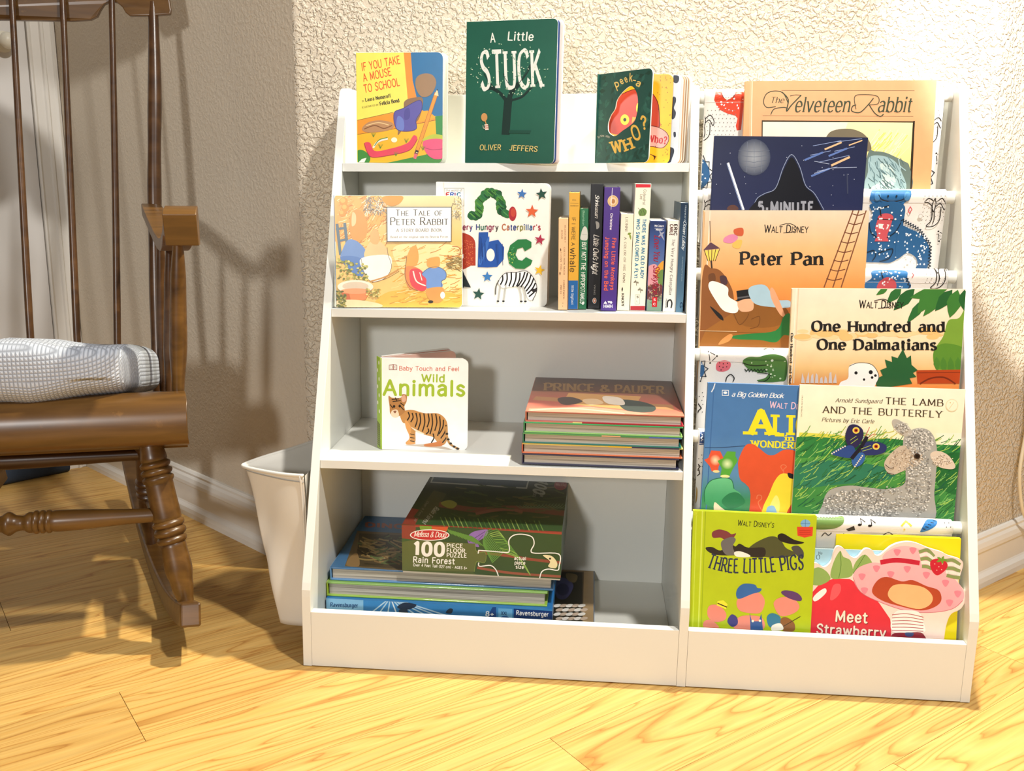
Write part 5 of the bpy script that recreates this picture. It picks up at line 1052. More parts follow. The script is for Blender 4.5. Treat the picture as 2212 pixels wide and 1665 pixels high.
A.tx('serifb', '1e1c18', 'Peter', 380, 592, 692, 595, 92); A.tx('serifb', '1e1c18', 'Pan', 764, 595, 990, 597, 92)
A.ln('5a3a24', 5, '150 268 156 420'); A.pg('5a3a4a', '100 485 156 425 228 472'); A.pg('f0d25a', '108 488 222 478 190 560 135 565'); 
for t in (0, .25, .5, .75, 1): A.ln('4a3020', 5, [(108 + 114 * t, 486 - 8 * t), (135 + 55 * t, 564)])
A.ln('3a2a20', 12, '160 565 165 620'); A.sm('8a5428', '100 640 160 620 230 640 300 740 330 860 340 1215 70 1215'); A.sm('6a4020', '140 670 185 660 190 720 150 740'); A.sm('4a3238', '225 680 270 680 280 735 240 745')
A.pg('9a6228', '120 1080 400 900 700 920 760 1100 740 1220 60 1215'); A.sm('8a5824', '320 900 560 880 700 900 740 1000 600 1060 380 1040'); A.ln('6a3f18', 5, '330 960 370 1040 420 1000 440 960', True); A.ln('6a3f18', 5, '460 1000 520 980 510 1050 450 1070', True); A.ln('7a4c1e', 5, '100 1090 740 1110')
# flying cloth shapes and hat, plain stand-ins
A.sm('f8f4ec', '140 760 170 715 280 760 290 830 360 880 350 950 260 940 200 870'); A.sm('1c1a1a', '150 905 190 930 240 975 250 1010 210 985'); A.pg('1a1a1a', '348 788 442 776 452 838 470 844 380 866 336 864 356 852'); A.pg('5a5a5e', '354 836 450 822 452 834 356 848'); A.sm('e8b08a', '360 870 460 850 470 930 380 940'); A.sm('a8c8d8', '440 770 560 745 640 850 740 860 750 910 620 910 480 880'); A.sm('e2a67e', '600 775 630 780 700 940 710 985 670 960 610 850')
A.sm('2c7a3c', '300 1130 420 1110 640 1085 700 980 750 965 752 1110 700 1120 640 1172 520 1155 360 1150'); A.sm('d89050', '215 1190 240 1150 300 1110 320 1125 290 1165'); A.sm('e8b85a', '330 420 390 410 372 470 320 460'); A.sm('d884a8', '260 390 320 365 360 390 320 430 255 425'); A.sm('c85a34', '330 330 395 320 395 375 340 370'); A.ln('e8c8a0', 4, '60 1085 350 1092')
A.build('cover_print', B_ship)

# cream and orange book
A = face_art('spots', ZD); A.bg((0, 'c8581c'), (.38, 'd8692a'), (.5, 'e8924a'), (.58, 'f0c07c'), (.7, 'f2ddb4'), (1, 'f3e3cc')); A.ln('e0c8a8', 8, '812 770 775 1475'); A.ln('f8ecd8', 6, '796 770 756 1475')
random.seed(14)
for k in range(40): x = random.uniform(830, 2020); A.el(random.choice(('f3d29c', 'f0c07c')), x, 1110 + random.uniform(-25, 25), random.uniform(30, 70), random.uniform(14, 30))
A.sm('7aa03a', '1890 1130 1930 1010 2010 990 2070 900 2070 1100 1960 1380 1900 1400 1830 1350 1820 1240'); A.sm('5c8c30', '1820 1240 1900 1180 2060 1230 2040 1400 1960 1450 1890 1380 1840 1360')
for x in (1840, 1890, 1945, 2000): A.leaf('4f8230', x, 1280, x + 8, 1440 - abs(x - 1945) * .5, 50)
for x0, y0, x1, y1, w in ((1480, 765, 1390, 820, 40), (1580, 765, 1470, 880, 70), (1680, 770, 1520, 935, 90), (1760, 850, 1620, 1030, 70), (1820, 770, 1700, 960, 100), (1900, 790, 1740, 980, 80), (1960, 780, 1830, 940, 90), (2000, 780, 1940, 990, 110), (2050, 780, 2050, 940, 90), (1930, 770, 1640, 840, 90)): A.leaf(random.choice(('2f6a34', '3f7a34', '29602f')), x0, y0, x1, y1, w)
A.tx('hand', '221c18', 'Walt Disney', 1264, 914, 1590, 918, 56, True); A.ln('221c18', 5, '1378 862 1446 850 1492 874 1486 908 1406 919', True)
A.tx('serifb', '1e1c1a', 'One Hundred and', 912, 1090, 1898, 1094, 76); A.tx('serifb', '1e1c1a', 'One Dalmatians', 952, 1226, 1838, 1230, 76)
A.pg('b8461c', '1690 1380 2060 1375 2060 1480 1700 1480'); A.ln('7a2c14', 5, '1700 1400 2060 1395'); A.ln('7a2c14', 12, '1720 1480 1800 1440 1900 1435 1980 1480', True)
A.pg('2a5f34', '1590 1222 1620 1290 1650 1270 1655 1340 1700 1380 1665 1400 1690 1430 1640 1440 1660 1480 1400 1520 1380 1450 1440 1420 1420 1380 1470 1360 1455 1300 1510 1320 1505 1275 1550 1290')
A.sm('f6f2ea', '1190 1350 1260 1325 1360 1340 1410 1420 1390 1480 1340 1520 1130 1520 1125 1470 1180 1440')     # plain white rounded shape with dark spots
for x, y, r in ((1350, 1395, 15), (1385, 1420, 10), (1360, 1435, 10), (1240, 1400, 12), (1300, 1450, 9)): A.el('1c1a1a', x, y, r)
A.ln('2c2824', 4, '1190 1350 1260 1325 1360 1340 1410 1420 1390 1480', True)
for x in range(830, 1100, 34): A.pg('d8c8c0', [(x, 1475), (x + 8, 1440 - 20 * (x % 3)), (x + 22, 1440 - 12 * (x % 5)), (x + 28, 1475)])
A.tx('serifb', '3c3430', 'One Hundred and One', 752, 1105, 738, 1480, 20); A.build('cover_print', B_spots)

# blue book with lanterns
A = face_art('tea', ZL); A.bg((0, '2c7a3c'), (.33, '3f8a5c'), (.48, '5c8cb8'), (.7, '4c7cb4'), (1, '4a79b0')); A.ln('3f6ca4', 8, '205 90 150 1040'); A.ln('dfe8f4', 8, '210 95 200 130 186 155')
A.ln('e8eef6', 4, '263 142 308 142 308 180 263 180', False, True); A.el('e8eef6', 285, 160, 14, 9); A.tx('script', 'eef2f8', 'a Big Golden Book', 330, 186, 700, 190, 34); A.tx('hand', 'ecc4d8', 'Walt Disney', 604, 262, 905, 272, 46, True)
YL = 'f0e22c'
A.tx('slab', YL, 'A', 462, 462, 622, 462, 178); A.tx('slab', YL, 'LICE', 634, 458, 1010, 462, 146); A.tx('slab', YL, 'in', 716, 500, 775, 501, 38); A.tx('slab', YL, 'WONDERLAND', 474, 550, 960, 560, 46)
A.ln('2c4468', 4, '140 565 250 562 430 545', True)
A.pg('e2583a', '185 585 250 588 275 640 240 700 235 735 190 738 175 700 135 655 165 640'); A.rad('fbe6b8', 'e2583a', 215, 655, 40, 42); A.el('f0dc9c', 222, 738, 24, 10); A.pg('58a83c', '300 588 362 590 360 620 378 655 345 710 318 770 252 768 262 715 232 660 270 640'); A.rad('e8f6c0', '58a83c', 302, 680, 44, 42); A.el('e8e8a0', 286, 772, 34, 11)
A.gr('e05a34', 'd2452c', '380 700 385 640 430 545 480 530 530 560 590 605 640 605 700 570 760 565 830 590 1000 620 1000 1250 500 1250 470 900 440 830 395 790', True); A.ln('e07a54', 6, '700 720 685 690 705 675 725 690 705 715 715 780', True); A.ln('e07a54', 6, '515 930 520 905 545 905 548 930 525 960 560 1030', True)
A.gr('6cc48c', '2f8a58', '140 960 140 880 180 810 260 785 330 795 350 860 400 900 400 1000 300 1010 180 1000', True); A.ln('1f6a44', 5, '140 960 140 880 180 810 260 785 330 795 350 860', True); A.sm('2c7a50', '262 960 310 900 380 890 430 960 330 1010')
A.sm('f2d83c', '560 990 600 900 640 800 690 742 760 750 800 790 790 900 740 1000 700 1060 560 1060'); A.sm('f6e67c', '600 1000 650 900 680 960 660 1060 600 1060'); A.sm('1c1c28', '735 735 775 745 785 775 745 770'); A.sm('8ab8dc', '590 990 640 980 660 1060 590 1060'); A.sm('e6b48c', '300 1000 360 960 470 980 480 1060 300 1060') if 0 else None; A.sm('e8d8b8', '210 965 260 1000 330 1060 220 1060')
A.build('cover_print', B_tea)

# lamb and butterfly paperback
A = face_art('lamb', ZL); A.bg((0, '2f7a3c'), (.4, '3f8a44'), (.62, '4f9a44'), (.66, 'f4efc8'), (1, 'f8f3dc')); A.pg('e0dc58', '840 455 1100 470 1300 500 1300 560 830 520'); A.pg('f7f2da', '1840 460 2070 460 2050 545 1880 540') 
A.sm('2f8040', '800 500 1000 490 1250 510 1500 500 1800 540 2050 560 2040 640 1700 620 1300 600 820 640'); A.sm('2c7a5c', '800 700 1100 660 1500 720 1500 800 1100 840 800 860'); A.sm('226a34', '1850 650 2060 620 2040 900 1860 850')
random.seed(31); hatch(A, ('6fb85c', 'a8cc5c', '1f5c30', '2c6e3a', '1a5a48', '8cc06c'), 520, 790, 1990, 520, 1100, 90, 5, -.65, .35); hatch(A, ('9ab83c', 'c8c84c', '5c9c3c'), 60, 820, 1560, 455, 520, 60, 5, -.6, .5)
A.tx('ital', '5a4a34', 'Arnold Sundgaard', 1105, 232, 1446, 240, 28); A.tx('serif', '4a3c2c', 'THE LAMB', 1472, 246, 1893, 262, 48); A.tx('serif', '4a3c2c', 'AND THE BUTTERFLY', 1012, 310, 1886, 346, 48); A.tx('ital', '5a4a34', 'Pictures by Eric Carle', 1004, 374, 1386, 388, 28)
A.tx('serif', '8a7c60', 'SCHOLASTIC', 858, 340, 866, 180, 8); A.el('ecdcb8', 1960, 255, 46); A.el('f7f1d6', 1960, 255, 40); A.ln('dcc090', 3, '1940 280 1975 232'); A.el('dcc090', 1948, 236, 5)
# lamb: plain speckled shapes
LG = 'a9a8a2'; A.sm(LG, '1000 1110 1010 980 1060 880 1200 845 1350 860 1480 870 1600 840 1620 760 1600 560 1620 470 1700 425 1790 440 1840 520 1850 650 1830 900 1810 1110 1400 1120'); A.sm('c8b8a4', '1470 660 1530 590 1600 550 1700 580 1750 640 1700 700 1610 735 1530 765 1490 750 1465 710'); A.sm('b8b2a8', '1520 370 1560 360 1640 410 1670 470 1610 480 1540 430'); A.sm('dccbb8', '1800 620 1850 590 1930 620 1985 700 1950 725 1850 700')
random.seed(17)
def speck(n, cols, cx, cy, rx, ry, s0=4, s1=9):
    for k in range(n):
        a = random.uniform(0, 6.28); q_ = math.sqrt(random.random()); A.el(random.choice(cols), cx + rx * q_ * math.cos(a), cy + ry * q_ * math.sin(a), random.uniform(s0, s1), random.uniform(s0, s1) * .8, 0, 6); A.z -= A.dz * .985 - 0
GR = ('8a8884', 'c8c6c0', 'dcdad4', '7a7874', 'a09e98', 'e8e6e0')
speck(330, GR, 1720, 520, 105, 90); speck(420, GR, 1715, 820, 95, 250); speck(520, GR, 1250, 1000, 240, 130); speck(160, GR, 1480, 960, 150, 110); speck(90, ('7c6c5c', 'e8dccc', 'a8917c'), 1610, 650, 120, 78, 3, 6); speck(70, ('8a7a6a', 'f0e4d4'), 1890, 655, 80, 45, 3, 6); speck(60, GR, 1590, 420, 60, 40, 3, 7)
A.el('3c2c24', 1702, 628, 23, 21); A.el('1c1410', 1702, 628, 14, 13); A.ln('4a3a30', 5, '1468 690 1500 715 1530 712', True); A.ln('4a3a30', 5, '1480 750 1530 760', True)
# butterfly
A.sm('2c2850', '1175 470 1200 405 1250 395 1300 430 1305 490 1260 560 1205 560 1180 520'); A.sm('2c4a8c', '1070 605 1150 560 1225 550 1250 600 1220 640 1130 630'); A.sm('2a3468', '1310 530 1400 520 1475 550 1460 600 1380 620 1290 610'); A.sm('3464a8', '1240 620 1300 600 1320 640 1290 690 1240 705 1220 660'); A.ln('1c1c2c', 28, '1330 490 1290 560 1225 640')
for x, y in ((1253, 438), (1400, 556)): A.el('e8d25a', x, y, 26, 24); A.el('b8402c', x, y, 15, 14); A.el('1c1414', x, y, 7)
for x0, y0, x1, y1 in ((1210, 510, 1255, 480), (1215, 535, 1265, 500), (1300, 590, 1370, 570), (1290, 575, 1360, 548)): A.ln('a8c04c', 4, [(x0, y0), (x1, y1)])
for k in range(7): A.el('ece0c8', 1076 + 16 * k, 608 - 9 * k, 6); A.el('ece0c8', 1245 + 9 * k, 702 - 13 * k, 6)
A.ln('c05a5c', 5, '1322 480 1340 440 1352 415', True); A.ln('c05a5c', 5, '1345 490 1372 470 1400 464', True); A.build('cover_print', B_lamb)

# lime green book
A = face_art('green', ZG); A.bg((0, 'aec21c'), (1, 'b7ca20')); A.ln('cfe05a', 10, '128 80 98 930'); A.ln('9ab018', 7, '150 85 118 930'); A.ln('c8da48', 6, '84 80 56 930'); A.pg('c0d030', '60 72 110 70 80 100 100 120 64 110')
A.tx('hand', '20221a', "Walt Disney's", 386, 186, 650, 202, 40, True)
A.el('7ab0d8', 884, 172, 36, 30); A.ln('3a6a98', 3, '848 172 920 172'); A.ln('3a6a98', 3, '884 142 884 202'); A.pg('d8442c', '822 196 940 196 936 262 878 276 826 260'); A.tx('sans', 'f4e0d0', 'BOOK CLUB', 838, 236, 924, 238, 12) if 0 else None
for y in (222, 236, 250): A.ln('a82c20', 4, [(840, y), (922, y)])
A.sm('7c3a40', '200 235 250 215 310 230 340 250 375 245 340 290 290 290 260 275 205 275'); A.sm('2a2624', '150 350 200 345 260 370 340 330 370 340 400 320 440 350 400 400 260 405 180 385'); A.sm('6a6868', '270 300 340 270 372 290 350 340 365 400 300 400 268 350'); A.sm('4f5230', '440 400 480 340 560 290 640 265 700 290 740 350 800 380 810 400 700 425 560 415'); A.sm('2a2624', '395 325 470 350 580 350 580 415 480 415 410 370'); A.sm('221e1c', '680 260 720 245 800 290 875 312 800 325 700 300'); A.sm('f2efe6', '360 385 400 375 470 400 470 418 380 415'); A.sm('4a4a48', '780 350 830 335 870 380 865 430 830 415')
def arcline(txt, x0, x1, n):
    pass
for i, (wd_, x0, y0, x1, y1, ar) in enumerate((('THREE', 158, 492, 392, 532, -12), ('LITTLE', 428, 532, 668, 522, -6), ('PIGS', 708, 520, 868, 508, 4))): A.tx('tall', '26304e', wd_, x0, y0, x1, y1, 104 if i else 100, arc=ar)
# plain round pink shapes with coloured caps
A.sm('e48a7c', '165 800 190 770 250 775 300 830 290 880 220 895 170 860'); A.pg('f2e23c', '238 742 280 735 312 765 300 802 232 772'); A.ln('2a2620', 8, '240 758 305 785'); A.sm('e48a7c', '140 890 190 880 240 920 240 940 140 935')
A.sm('e88e80', '380 740 440 690 540 680 585 740 560 820 500 832 400 810'); A.sm('2f68ac', '375 700 385 650 430 615 510 620 530 645 560 650 550 672 490 690 400 725'); A.sm('e88e80', '360 900 420 850 560 860 570 950 380 950'); A.pg('345c9c', '475 830 490 890 540 890 560 835 572 955 480 955'); A.el('f0ecd8', 497, 888, 9); A.el('f0ecd8', 550, 886, 9); A.sm('3c3c84', '310 890 340 840 380 860 385 910 345 930')
A.sm('e88e80', '650 760 700 715 790 720 840 780 800 830 700 850'); A.sm('5c3a70', '705 680 740 662 820 680 858 720 840 742 760 720'); A.sm('2f7a9c', '600 860 640 830 700 860 690 930 620 930'); A.sm('8a5a34', '700 880 740 860 800 900 800 960 720 960'); A.ln('3a2a20', 5, '700 940 845 855'); A.sm('f2efe6', '640 920 700 905 720 950 640 960')
A.build('cover_print', B_green)
q = M(); A = Art((0, 0, 1), None, .011, BK['green'][7], place=lambda u, v, z: (-.0013 - z, .011 * (1 - u), v * .2657)); A.tx('serifb', '2a3018', 'THREE LITTLE PIGS', .35, .85, .35, .45, .45); A.build('spine_print', B_green)

A = face_art('blue', ZG); A.bg((0, '7fb4cc'), (.9, 'a0cade'), (1, '98c4da')); A.ln('4a6a80', 3, '883 350 855 970'); A.tx('serif', '3a4a58', 'Ne', 980, 396, 1008, 397, 20); A.tx('serif', '3a4a58', 'LO', 938, 432, 990, 433, 34); A.build('cover_print', B_blue)

# die-cut shaped book: outline as the real object, pose like its neighbour
BK['berry'] = (.8320, .0220, .0290, -.0300, .1004, .0, .262, .2270, ((1724.5, 1157.0), (2086.0, 1169.8), (2063.5, 1452.0), (1714.0, 1436.0)))
B_berry = empty('board_book', pose(*BK['berry'][:6]), 'shaped board book cut round a pink hat and a big red strawberry', 'book')
bo = '884 450 930 440 990 470 1040 430 1060 360 1085 318 1130 330 1180 385 1230 395 1290 332 1340 340 1360 370 1400 375 1480 310 1560 280 1650 280 1760 320 1850 345 1900 370 1985 395 2008 430 1990 500 1975 560 2020 620 2030 680 1990 750 1920 790 1885 880 1870 1000 1866 1180 862 1170'
A = Art(ZG, BK['berry'][8], BK['berry'][6], BK['berry'][7]); num = list(map(float, bo.split())); P = crom(list(zip(num[::2], num[1::2]))[:-2], 5) + list(zip(num[::2], num[1::2]))[-2:]
BO = [A.uv(x, y) for x, y in P]; bw, bh = BK['berry'][6], BK['berry'][7]; BO = [(u * bw, max(0, v * bh)) for u, v in BO]
def shaped(name, y0, y1, m, sc_=1): q = M(); q.prism(BO, y0, y1, lambda u, v, t: (u, t, v)); return recalc(q.build(name, m, B_berry))
shaped('front_cover', 0, .0016, cmat('f3d3c6'))
for k in range(3): shaped('board_page', .0018 + .0018 * k, .0034 + .0018 * k, WBOARD)
A.clip = False; A.z = 8e-5
def inset(poly, d):
    c = (sum(p[0] for p in poly) / len(poly), sum(p[1] for p in poly) / len(poly)); return [(p[0] + (c[0] - p[0]) * d, p[1] + (c[1] - p[1]) * d) for p in poly]
A.pg('f6dcd0', inset(P[:-2], .012) + [(1862, 1178), (866, 1168)])
A.gr('e23244', 'd42438', '876 1170 880 780 900 660 960 590 1060 550 1180 550 1300 620 1400 720 1480 830 1490 900 1480 1170'); A.sm('ea5a64', '1060 600 1110 590 1115 640 1080 690 1040 700'); A.sm('f8f2f0', '915 690 950 650 1000 620 1010 650 960 700 925 715'); A.sm('f8f2f0', '880 740 905 720 900 770 880 790')
for t in ('1040 540 1060 430 1105 350 1130 390 1185 420 1200 520 1120 548', '900 500 950 470 1010 500 1040 550 1000 575 920 590', '1205 510 1220 430 1290 372 1350 450 1290 480', '884 590 960 600 1030 560 900 570'): A.sm('8fb060', t)
A.ln('4f7a34', 4, '1105 350 1115 450 1100 545', True); A.ln('4f7a34', 4, '1290 372 1250 440 1205 510', True)
A.gr('f6bcc0', 'f0a8b0', '1205 540 1240 470 1340 430 1420 430 1420 380 1480 330 1580 305 1700 330 1790 380 1830 430 1940 530 2010 620 2005 690 1930 750 1780 778 1600 770 1400 710 1260 640', True); A.ln('c86a78', 4, '1205 540 1260 640 1400 710 1600 770 1780 778 1930 750 2005 690', True); A.ln('c8203c', 34, '1412 425 1500 410 1580 412 1680 425', True)
for x, y in ((1525, 350), (1640, 335), (1375, 470), (1480, 510), (1600, 470), (1740, 510), (1270, 530), (1290, 630), (1880, 565), (1970, 640), (1910, 705)): A.sm('e8899a', [(x - 26, y - 14), (x, y - 22), (x + 26, y - 12), (x + 14, y + 16), (x, y + 28), (x - 16, y + 14)])
# plain peach oval with a russet fringe: no features
A.sm('b8482c', '1345 640 1380 560 1450 530 1560 560 1640 550 1740 590 1830 620 1850 690 1800 740 1700 765 1560 740 1420 700'); A.sm('f0bc84', '1460 650 1500 590 1600 580 1720 600 1785 660 1770 720 1690 755 1560 730 1490 700')
for x0, x1 in ((1700, 1790), (1880, 1980)):
    for k, c in enumerate(('8c9c60', 'f0ece0', '8c9c60', 'f0ece0', '8c9c60')): A.ln(c, 24, [(x0 + 6 * k - 10, 345 + k * 26 + (x0 - 1700) * .35), ((x0 + x1) / 2, 332 + k * 30 + (x0 - 1700) * .38), (x1, 372 + k * 24 + (x0 - 1700) * .32)], True)
A.sm('cc2038', '1770 410 1830 392 1888 420 1885 465 1820 512 1775 470'); 
for a in range(5): A.leaf('6f9c34', 1850, 400, 1850 + 44 * math.cos(a * 1.25 + 2.6), 400 + 30 * math.sin(a * 1.25 + 2.6), 18)
for x, y in ((1800, 430), (1830, 450), (1855, 430), (1815, 475), (1850, 470)): A.el('f4b8a8', x, y, 4)
# striped and maroon folded cloth
A.sm('f4efe8', '1485 850 1520 775 1600 765 1690 780 1730 870 1725 920 1600 930 1500 920')
for k in range(6): A.ln('b04a50', 5, [(1495, 800 + k * 22), (1600, 790 + k * 24), (1720, 812 + k * 20)], True)
A.sm('8c2436', '1480 1000 1500 935 1600 925 1720 930 1745 1060 1480 1060'); A.sm('3c4c7c', '1590 925 1650 925 1640 950 1600 950')
for wd_, x0, y0, x1, y1, h in (('Meet', 1082, 852, 1310, 860, 72), ('Strawberry', 946, 942, 1445, 962, 66), ('Shortcake', 968, 1030, 1400, 1050, 66)): A.tx('rbold', '8a2430', wd_, x0 + 5, y0 + 5, x1 + 5, y1 + 5, h); A.tx('rbold', 'f6e8d4', wd_, x0, y0, x1, y1, h)
A.build('cover_print', B_berry)
# forest jigsaw box: front and top print
def quad_art(org, quad, w, h, place): return Art(org, quad, w, h, place=place)
PW_, PD_, PH_ = .280, .272, .089
A = quad_art(ZB, ((868.3, 1133.3), (1213.5, 1149.6), (1210.9, 1254.1), (869.8, 1236.4)), PW_, .086, lambda u, v, z: (u * PW_, -z, .003 + v * .086))
A.bg((0, '46592c'), (.6, '3d5a2e'), (1, '2f4a28')); A.pg('8a3a2c', '588 338 665 345 665 430 588 420'); A.pg('2c4a26', '665 345 1490 385 1480 655 1000 630'); A.ln('9a4030', 12, '665 350 900 350 1100 365 1490 392', True); A.ln('8c4434', 16, '1010 500 1180 520 1300 540 1480 560', True); A.ln('94503c', 14, '1010 590 1200 620 1480 640', True)
A.sm('c8562c', '750 330 800 318 845 335 830 385 770 385'); A.sm('7a9a34', '690 345 745 340 750 375 700 380'); A.sm('8a6ab0', '955 410 990 380 1065 370 1050 410 1010 440 1015 470 960 450'); A.ln('4a3468', 3, '960 440 1050 380'); A.ln('4a3468', 3, '985 460 1040 400')
random.seed(12)
for k in range(16): A.ln(random.choice(('6fa044', '4f8236', '8ab054')), 5, [(1060 + 6 * k, 380 + 8 * k), (1110 + 9 * k, 360 + 12 * k), (1150 + 10 * k, 420 + 14 * k)], True); A.ln('5c9040', 5, [(1060 + 6 * k, 380 + 8 * k), (1040 + 4 * k, 430 + 8 * k), (1045 + 3 * k, 470 + 6 * k)], True)
for k in range(10): A.leaf('5a8a3a', 840 + k * 14, 365 + k * 4, 870 + k * 20, 400 + k * 8, 12)
A.pg('5a6434', '590 440 650 430 995 450 1000 490 1020 500 1050 500 1056 530 1045 560 1010 552 998 565 990 612 590 604'); A.ln('7c9044', 3, '995 450 1000 490 1020 500 1050 500 1056 530 1045 560 1010 552 998 565 990 612', True)
A.el('f2eee6', 743, 401, 110, 33); A.el('c02a30', 743, 401, 104, 28); A.tx('script', 'f4ece4', 'Melissa & Doug', 655, 410, 832, 414, 30)
A.tx('black', 'f4f2ea', '100', 655, 515, 820, 520, 72); A.tx('bold', 'f0eee4', 'PIECE', 838, 472, 926, 474, 22); A.tx('bold', 'f0eee4', 'FLOOR', 838, 500, 938, 503, 22); A.tx('bold', 'f0eee4', 'PUZZLE', 838, 527, 948, 530, 22); A.tx('rbold', 'f4f2ea', 'Rain Forest', 652, 558, 880, 568, 32); A.tx('bold', 'f0eee4', 'Over 4 Feet Tall (127 cm) * AGES 6+', 652, 580, 950, 598, 15)
A.ln('f4f4ee', 6, '1015 488 1100 494 1170 500 1185 485 1182 430 1210 400 1260 395 1310 410 1322 450 1305 490 1330 504 1458 508 1460 580 1450 602 1400 595 1365 610 1352 650', True); A.ln('f4f4ee', 6, '1015 560 1020 580 1080 575 1110 600 1124 636', True); A.ln('f4f4ee', 6, '1015 488 1012 505')
A.tx('bold', 'f0eee4', 'actual', 1212, 542, 1276, 544, 20); A.tx('bold', 'f0eee4', 'piece', 1214, 568, 1272, 570, 20); A.tx('bold', 'f0eee4', 'size', 1220, 592, 1264, 594, 20); A.sm('e8dcae', '1370 515 1420 520 1450 560 1440 590 1400 580 1410 550'); A.el('2a2418', 1410, 535, 6); A.build('side_print', PZ)
A = quad_art(ZB, ((926.5, 1029.3), (1223.8, 1041.8), (1213.5, 1149.6), (868.3, 1133.3)), PW_, PD_, lambda u, v, z: (u * PW_, v * PD_, PH_ + z))
A.bg((0, '35532c'), (.35, '32401f'), (.7, '26301c'), (1, '2a3020')); A.pg('9a9c90', '760 40 1288 84 1275 142 738 108'); A.pg('2c3c44', '770 48 1280 90 1268 134 748 102'); A.pg('8a3a2c', '588 340 640 250 700 262 660 345'); A.pg('484c2c', '650 300 760 150 830 170 740 330')
A.ln('6a4030', 30, '800 230 1000 260 1200 250 1500 280', True); A.ln('7a5040', 16, '1000 280 1150 255 1250 270', True); A.ln('9a4030', 8, '660 345 900 355 1480 385', True)
for k in range(22): x = 800 + 26 * k; A.ln(random.choice(('6a8a44', '4a6a34', '8aa054')), 5, [(x, 300 + k), (x + 26, 355 + k)]); A.z -= A.dz * .9
for k in range(14): x = 1220 + 18 * k; A.ln('5a7050', 4, [(x, 235), (x + 30, 250), (x + 60, 225)], True); A.z -= A.dz * .9
A.sm('8a8c3c', '800 220 850 205 890 225 870 250 830 245'); hatch(A, ('4a5a30', '3a4624', '5c5a34'), 60, 850, 1450, 110, 330, 80, 7, .1, .3)
A.tx('tall', 'a8a898', 'Rain Forest', 772, 240, 700, 330, 26); A.tx('sans', '8a8a78', 'Over 4 Feet Tall', 725, 210, 655, 320, 12)
A.tx('black', '8a8c80', '100', 1330, 92, 1310, 160, 60); A.tx('bold', '8a8c80', 'FLOOR', 1352, 150, 1348, 186, 16); A.tx('bold', '8a8c80', 'PUZZLE', 1318, 150, 1308, 186, 14); A.el('8a4a44', 1460, 122, 36, 28); A.el('7a2c30', 1460, 122, 32, 24); A.tx('script', 'b08880', 'Melissa & Doug', 1432, 124, 1488, 128, 14)
A.build('top_print', PZ)
# flat blue jigsaw box: side print and lid
RW, RH = .4045, .0448
A = quad_art(ZB, ((704.3, 1291.9), (1193.1, 1316.3), (1192.0, 1367.3), (706.0, 1342.0)), RW, RH, lambda u, v, z: (u * RW, -z, v * RH))
A.bg((0, '2468a8'), (1, '3f8ecc')); A.pg('8ac0e4', '160 745 372 760 372 880 160 870'); A.tx('serifb', '1f4a80', 'Ravensburger', 190, 797, 342, 802, 22)
for k in range(9): A.ln(random.choice(('bcdcf0', 'e4f2fa', '7ab8e0')), 7, [(500 + 10 * k, 765), (380 + 62 * k, 860)])
A.sm('26344a', '560 800 600 775 665 785 650 805 600 815'); A.sm('2c3c50', '570 815 610 810 620 840 580 840'); A.sm('2a3848', '830 830 850 808 870 812 860 835'); A.pg('1c4a8c', '1090 800 1110 800 1110 870 1050 870'); A.tx('bold', 'eef4fa', '8+', 1052, 850, 1096, 852, 26); A.pg('6ab0e0', '1122 806 1200 810 1200 880 1122 876'); A.tx('serifb', '1c4070', 'XXL', 1138, 842, 1172, 844, 18); A.el('1c5aa0', 1158, 862, 24, 14)
A.pg('123c7c', '1208 808 1425 822 1420 890 1208 884'); A.tx('bold', 'f4f6fa', 'Ravensburger', 1222, 843, 1400, 852, 24); A.build('side_print', BX)
A = Art((0, 0, 1), None, RW, .275, place=lambda u, v, z: (u * RW, v * .275, RH + z)); A.bg((0, '2f78bc'), (1, '1f5a9c')); A.build('top_print', BX)
# blue book: lid with dark relief picture
A = quad_art(ZB, ((789.5, 1113.4), (1208.2, 1131.2), (1196.1, 1246.8), (714.0, 1224.0)), .4, .262, lambda u, v, z: (u * .4, v * .262, .0252 + z))
A.bg((0, '44729c'), (1, '35597c')); A.pg('6a5a3c', '340 375 1400 430 1400 660 270 572'); A.pg('4a3f2a', '352 388 1380 440 1380 640 330 570'); A.tx('black', '8a4a34', 'DINOSAURS', 388, 352, 900, 380, 24)
A.sm('8c7048', '300 520 340 500 350 570 280 566'); hatch(A, ('7a6038', '3a3420', '8a7648', '5c6a3c', 'a08a5c'), 110, 340, 620, 410, 560, 90, 8, .05, .5); A.build('top_print', FDN)
A = quad_art(ZT, ((1158.5, 814.2), (1449.9, 822.9), (1475.6, 898.4), (1136.6, 887.3)), .2625, .276, lambda u, v, z: (u * .2625, v * .276, FT + z))
A.bg((0, 'c87a62'), (.25, 'b05c50'), (.6, '8a5a44'), (.85, '6a4c40'), (1, '5c4440')); A.pg('a87850', '1290 420 2080 470 2090 500 1270 440'); A.pg('c09058', '1480 400 1900 420 1850 500 1440 460'); A.sm('4a3c3a', '1420 430 1500 425 1560 450 1480 470 1430 460'); A.sm('3a4440', '1780 440 1900 450 1980 480 1960 510 1840 510 1780 480'); A.sm('d8b890', '1560 440 1640 435 1680 460 1600 470'); A.sm('dcd0c0', '1680 420 1780 430 1800 470 1700 460'); A.pg('d89078', '1250 490 1600 480 1950 520 1700 545 1240 540'); A.ln('e8b8a0', 6, '1260 500 1500 490 1800 520', True)
A.tx('serifb', 'c0985c', 'PRINCE', 1340, 385, 1630, 392, 42); A.tx('serifb', 'c0985c', '&', 1665, 392, 1720, 394, 38); A.tx('serifb', 'c0985c', 'PAUPER', 1750, 396, 2030, 405, 42); A.build('cover_print', FL1)
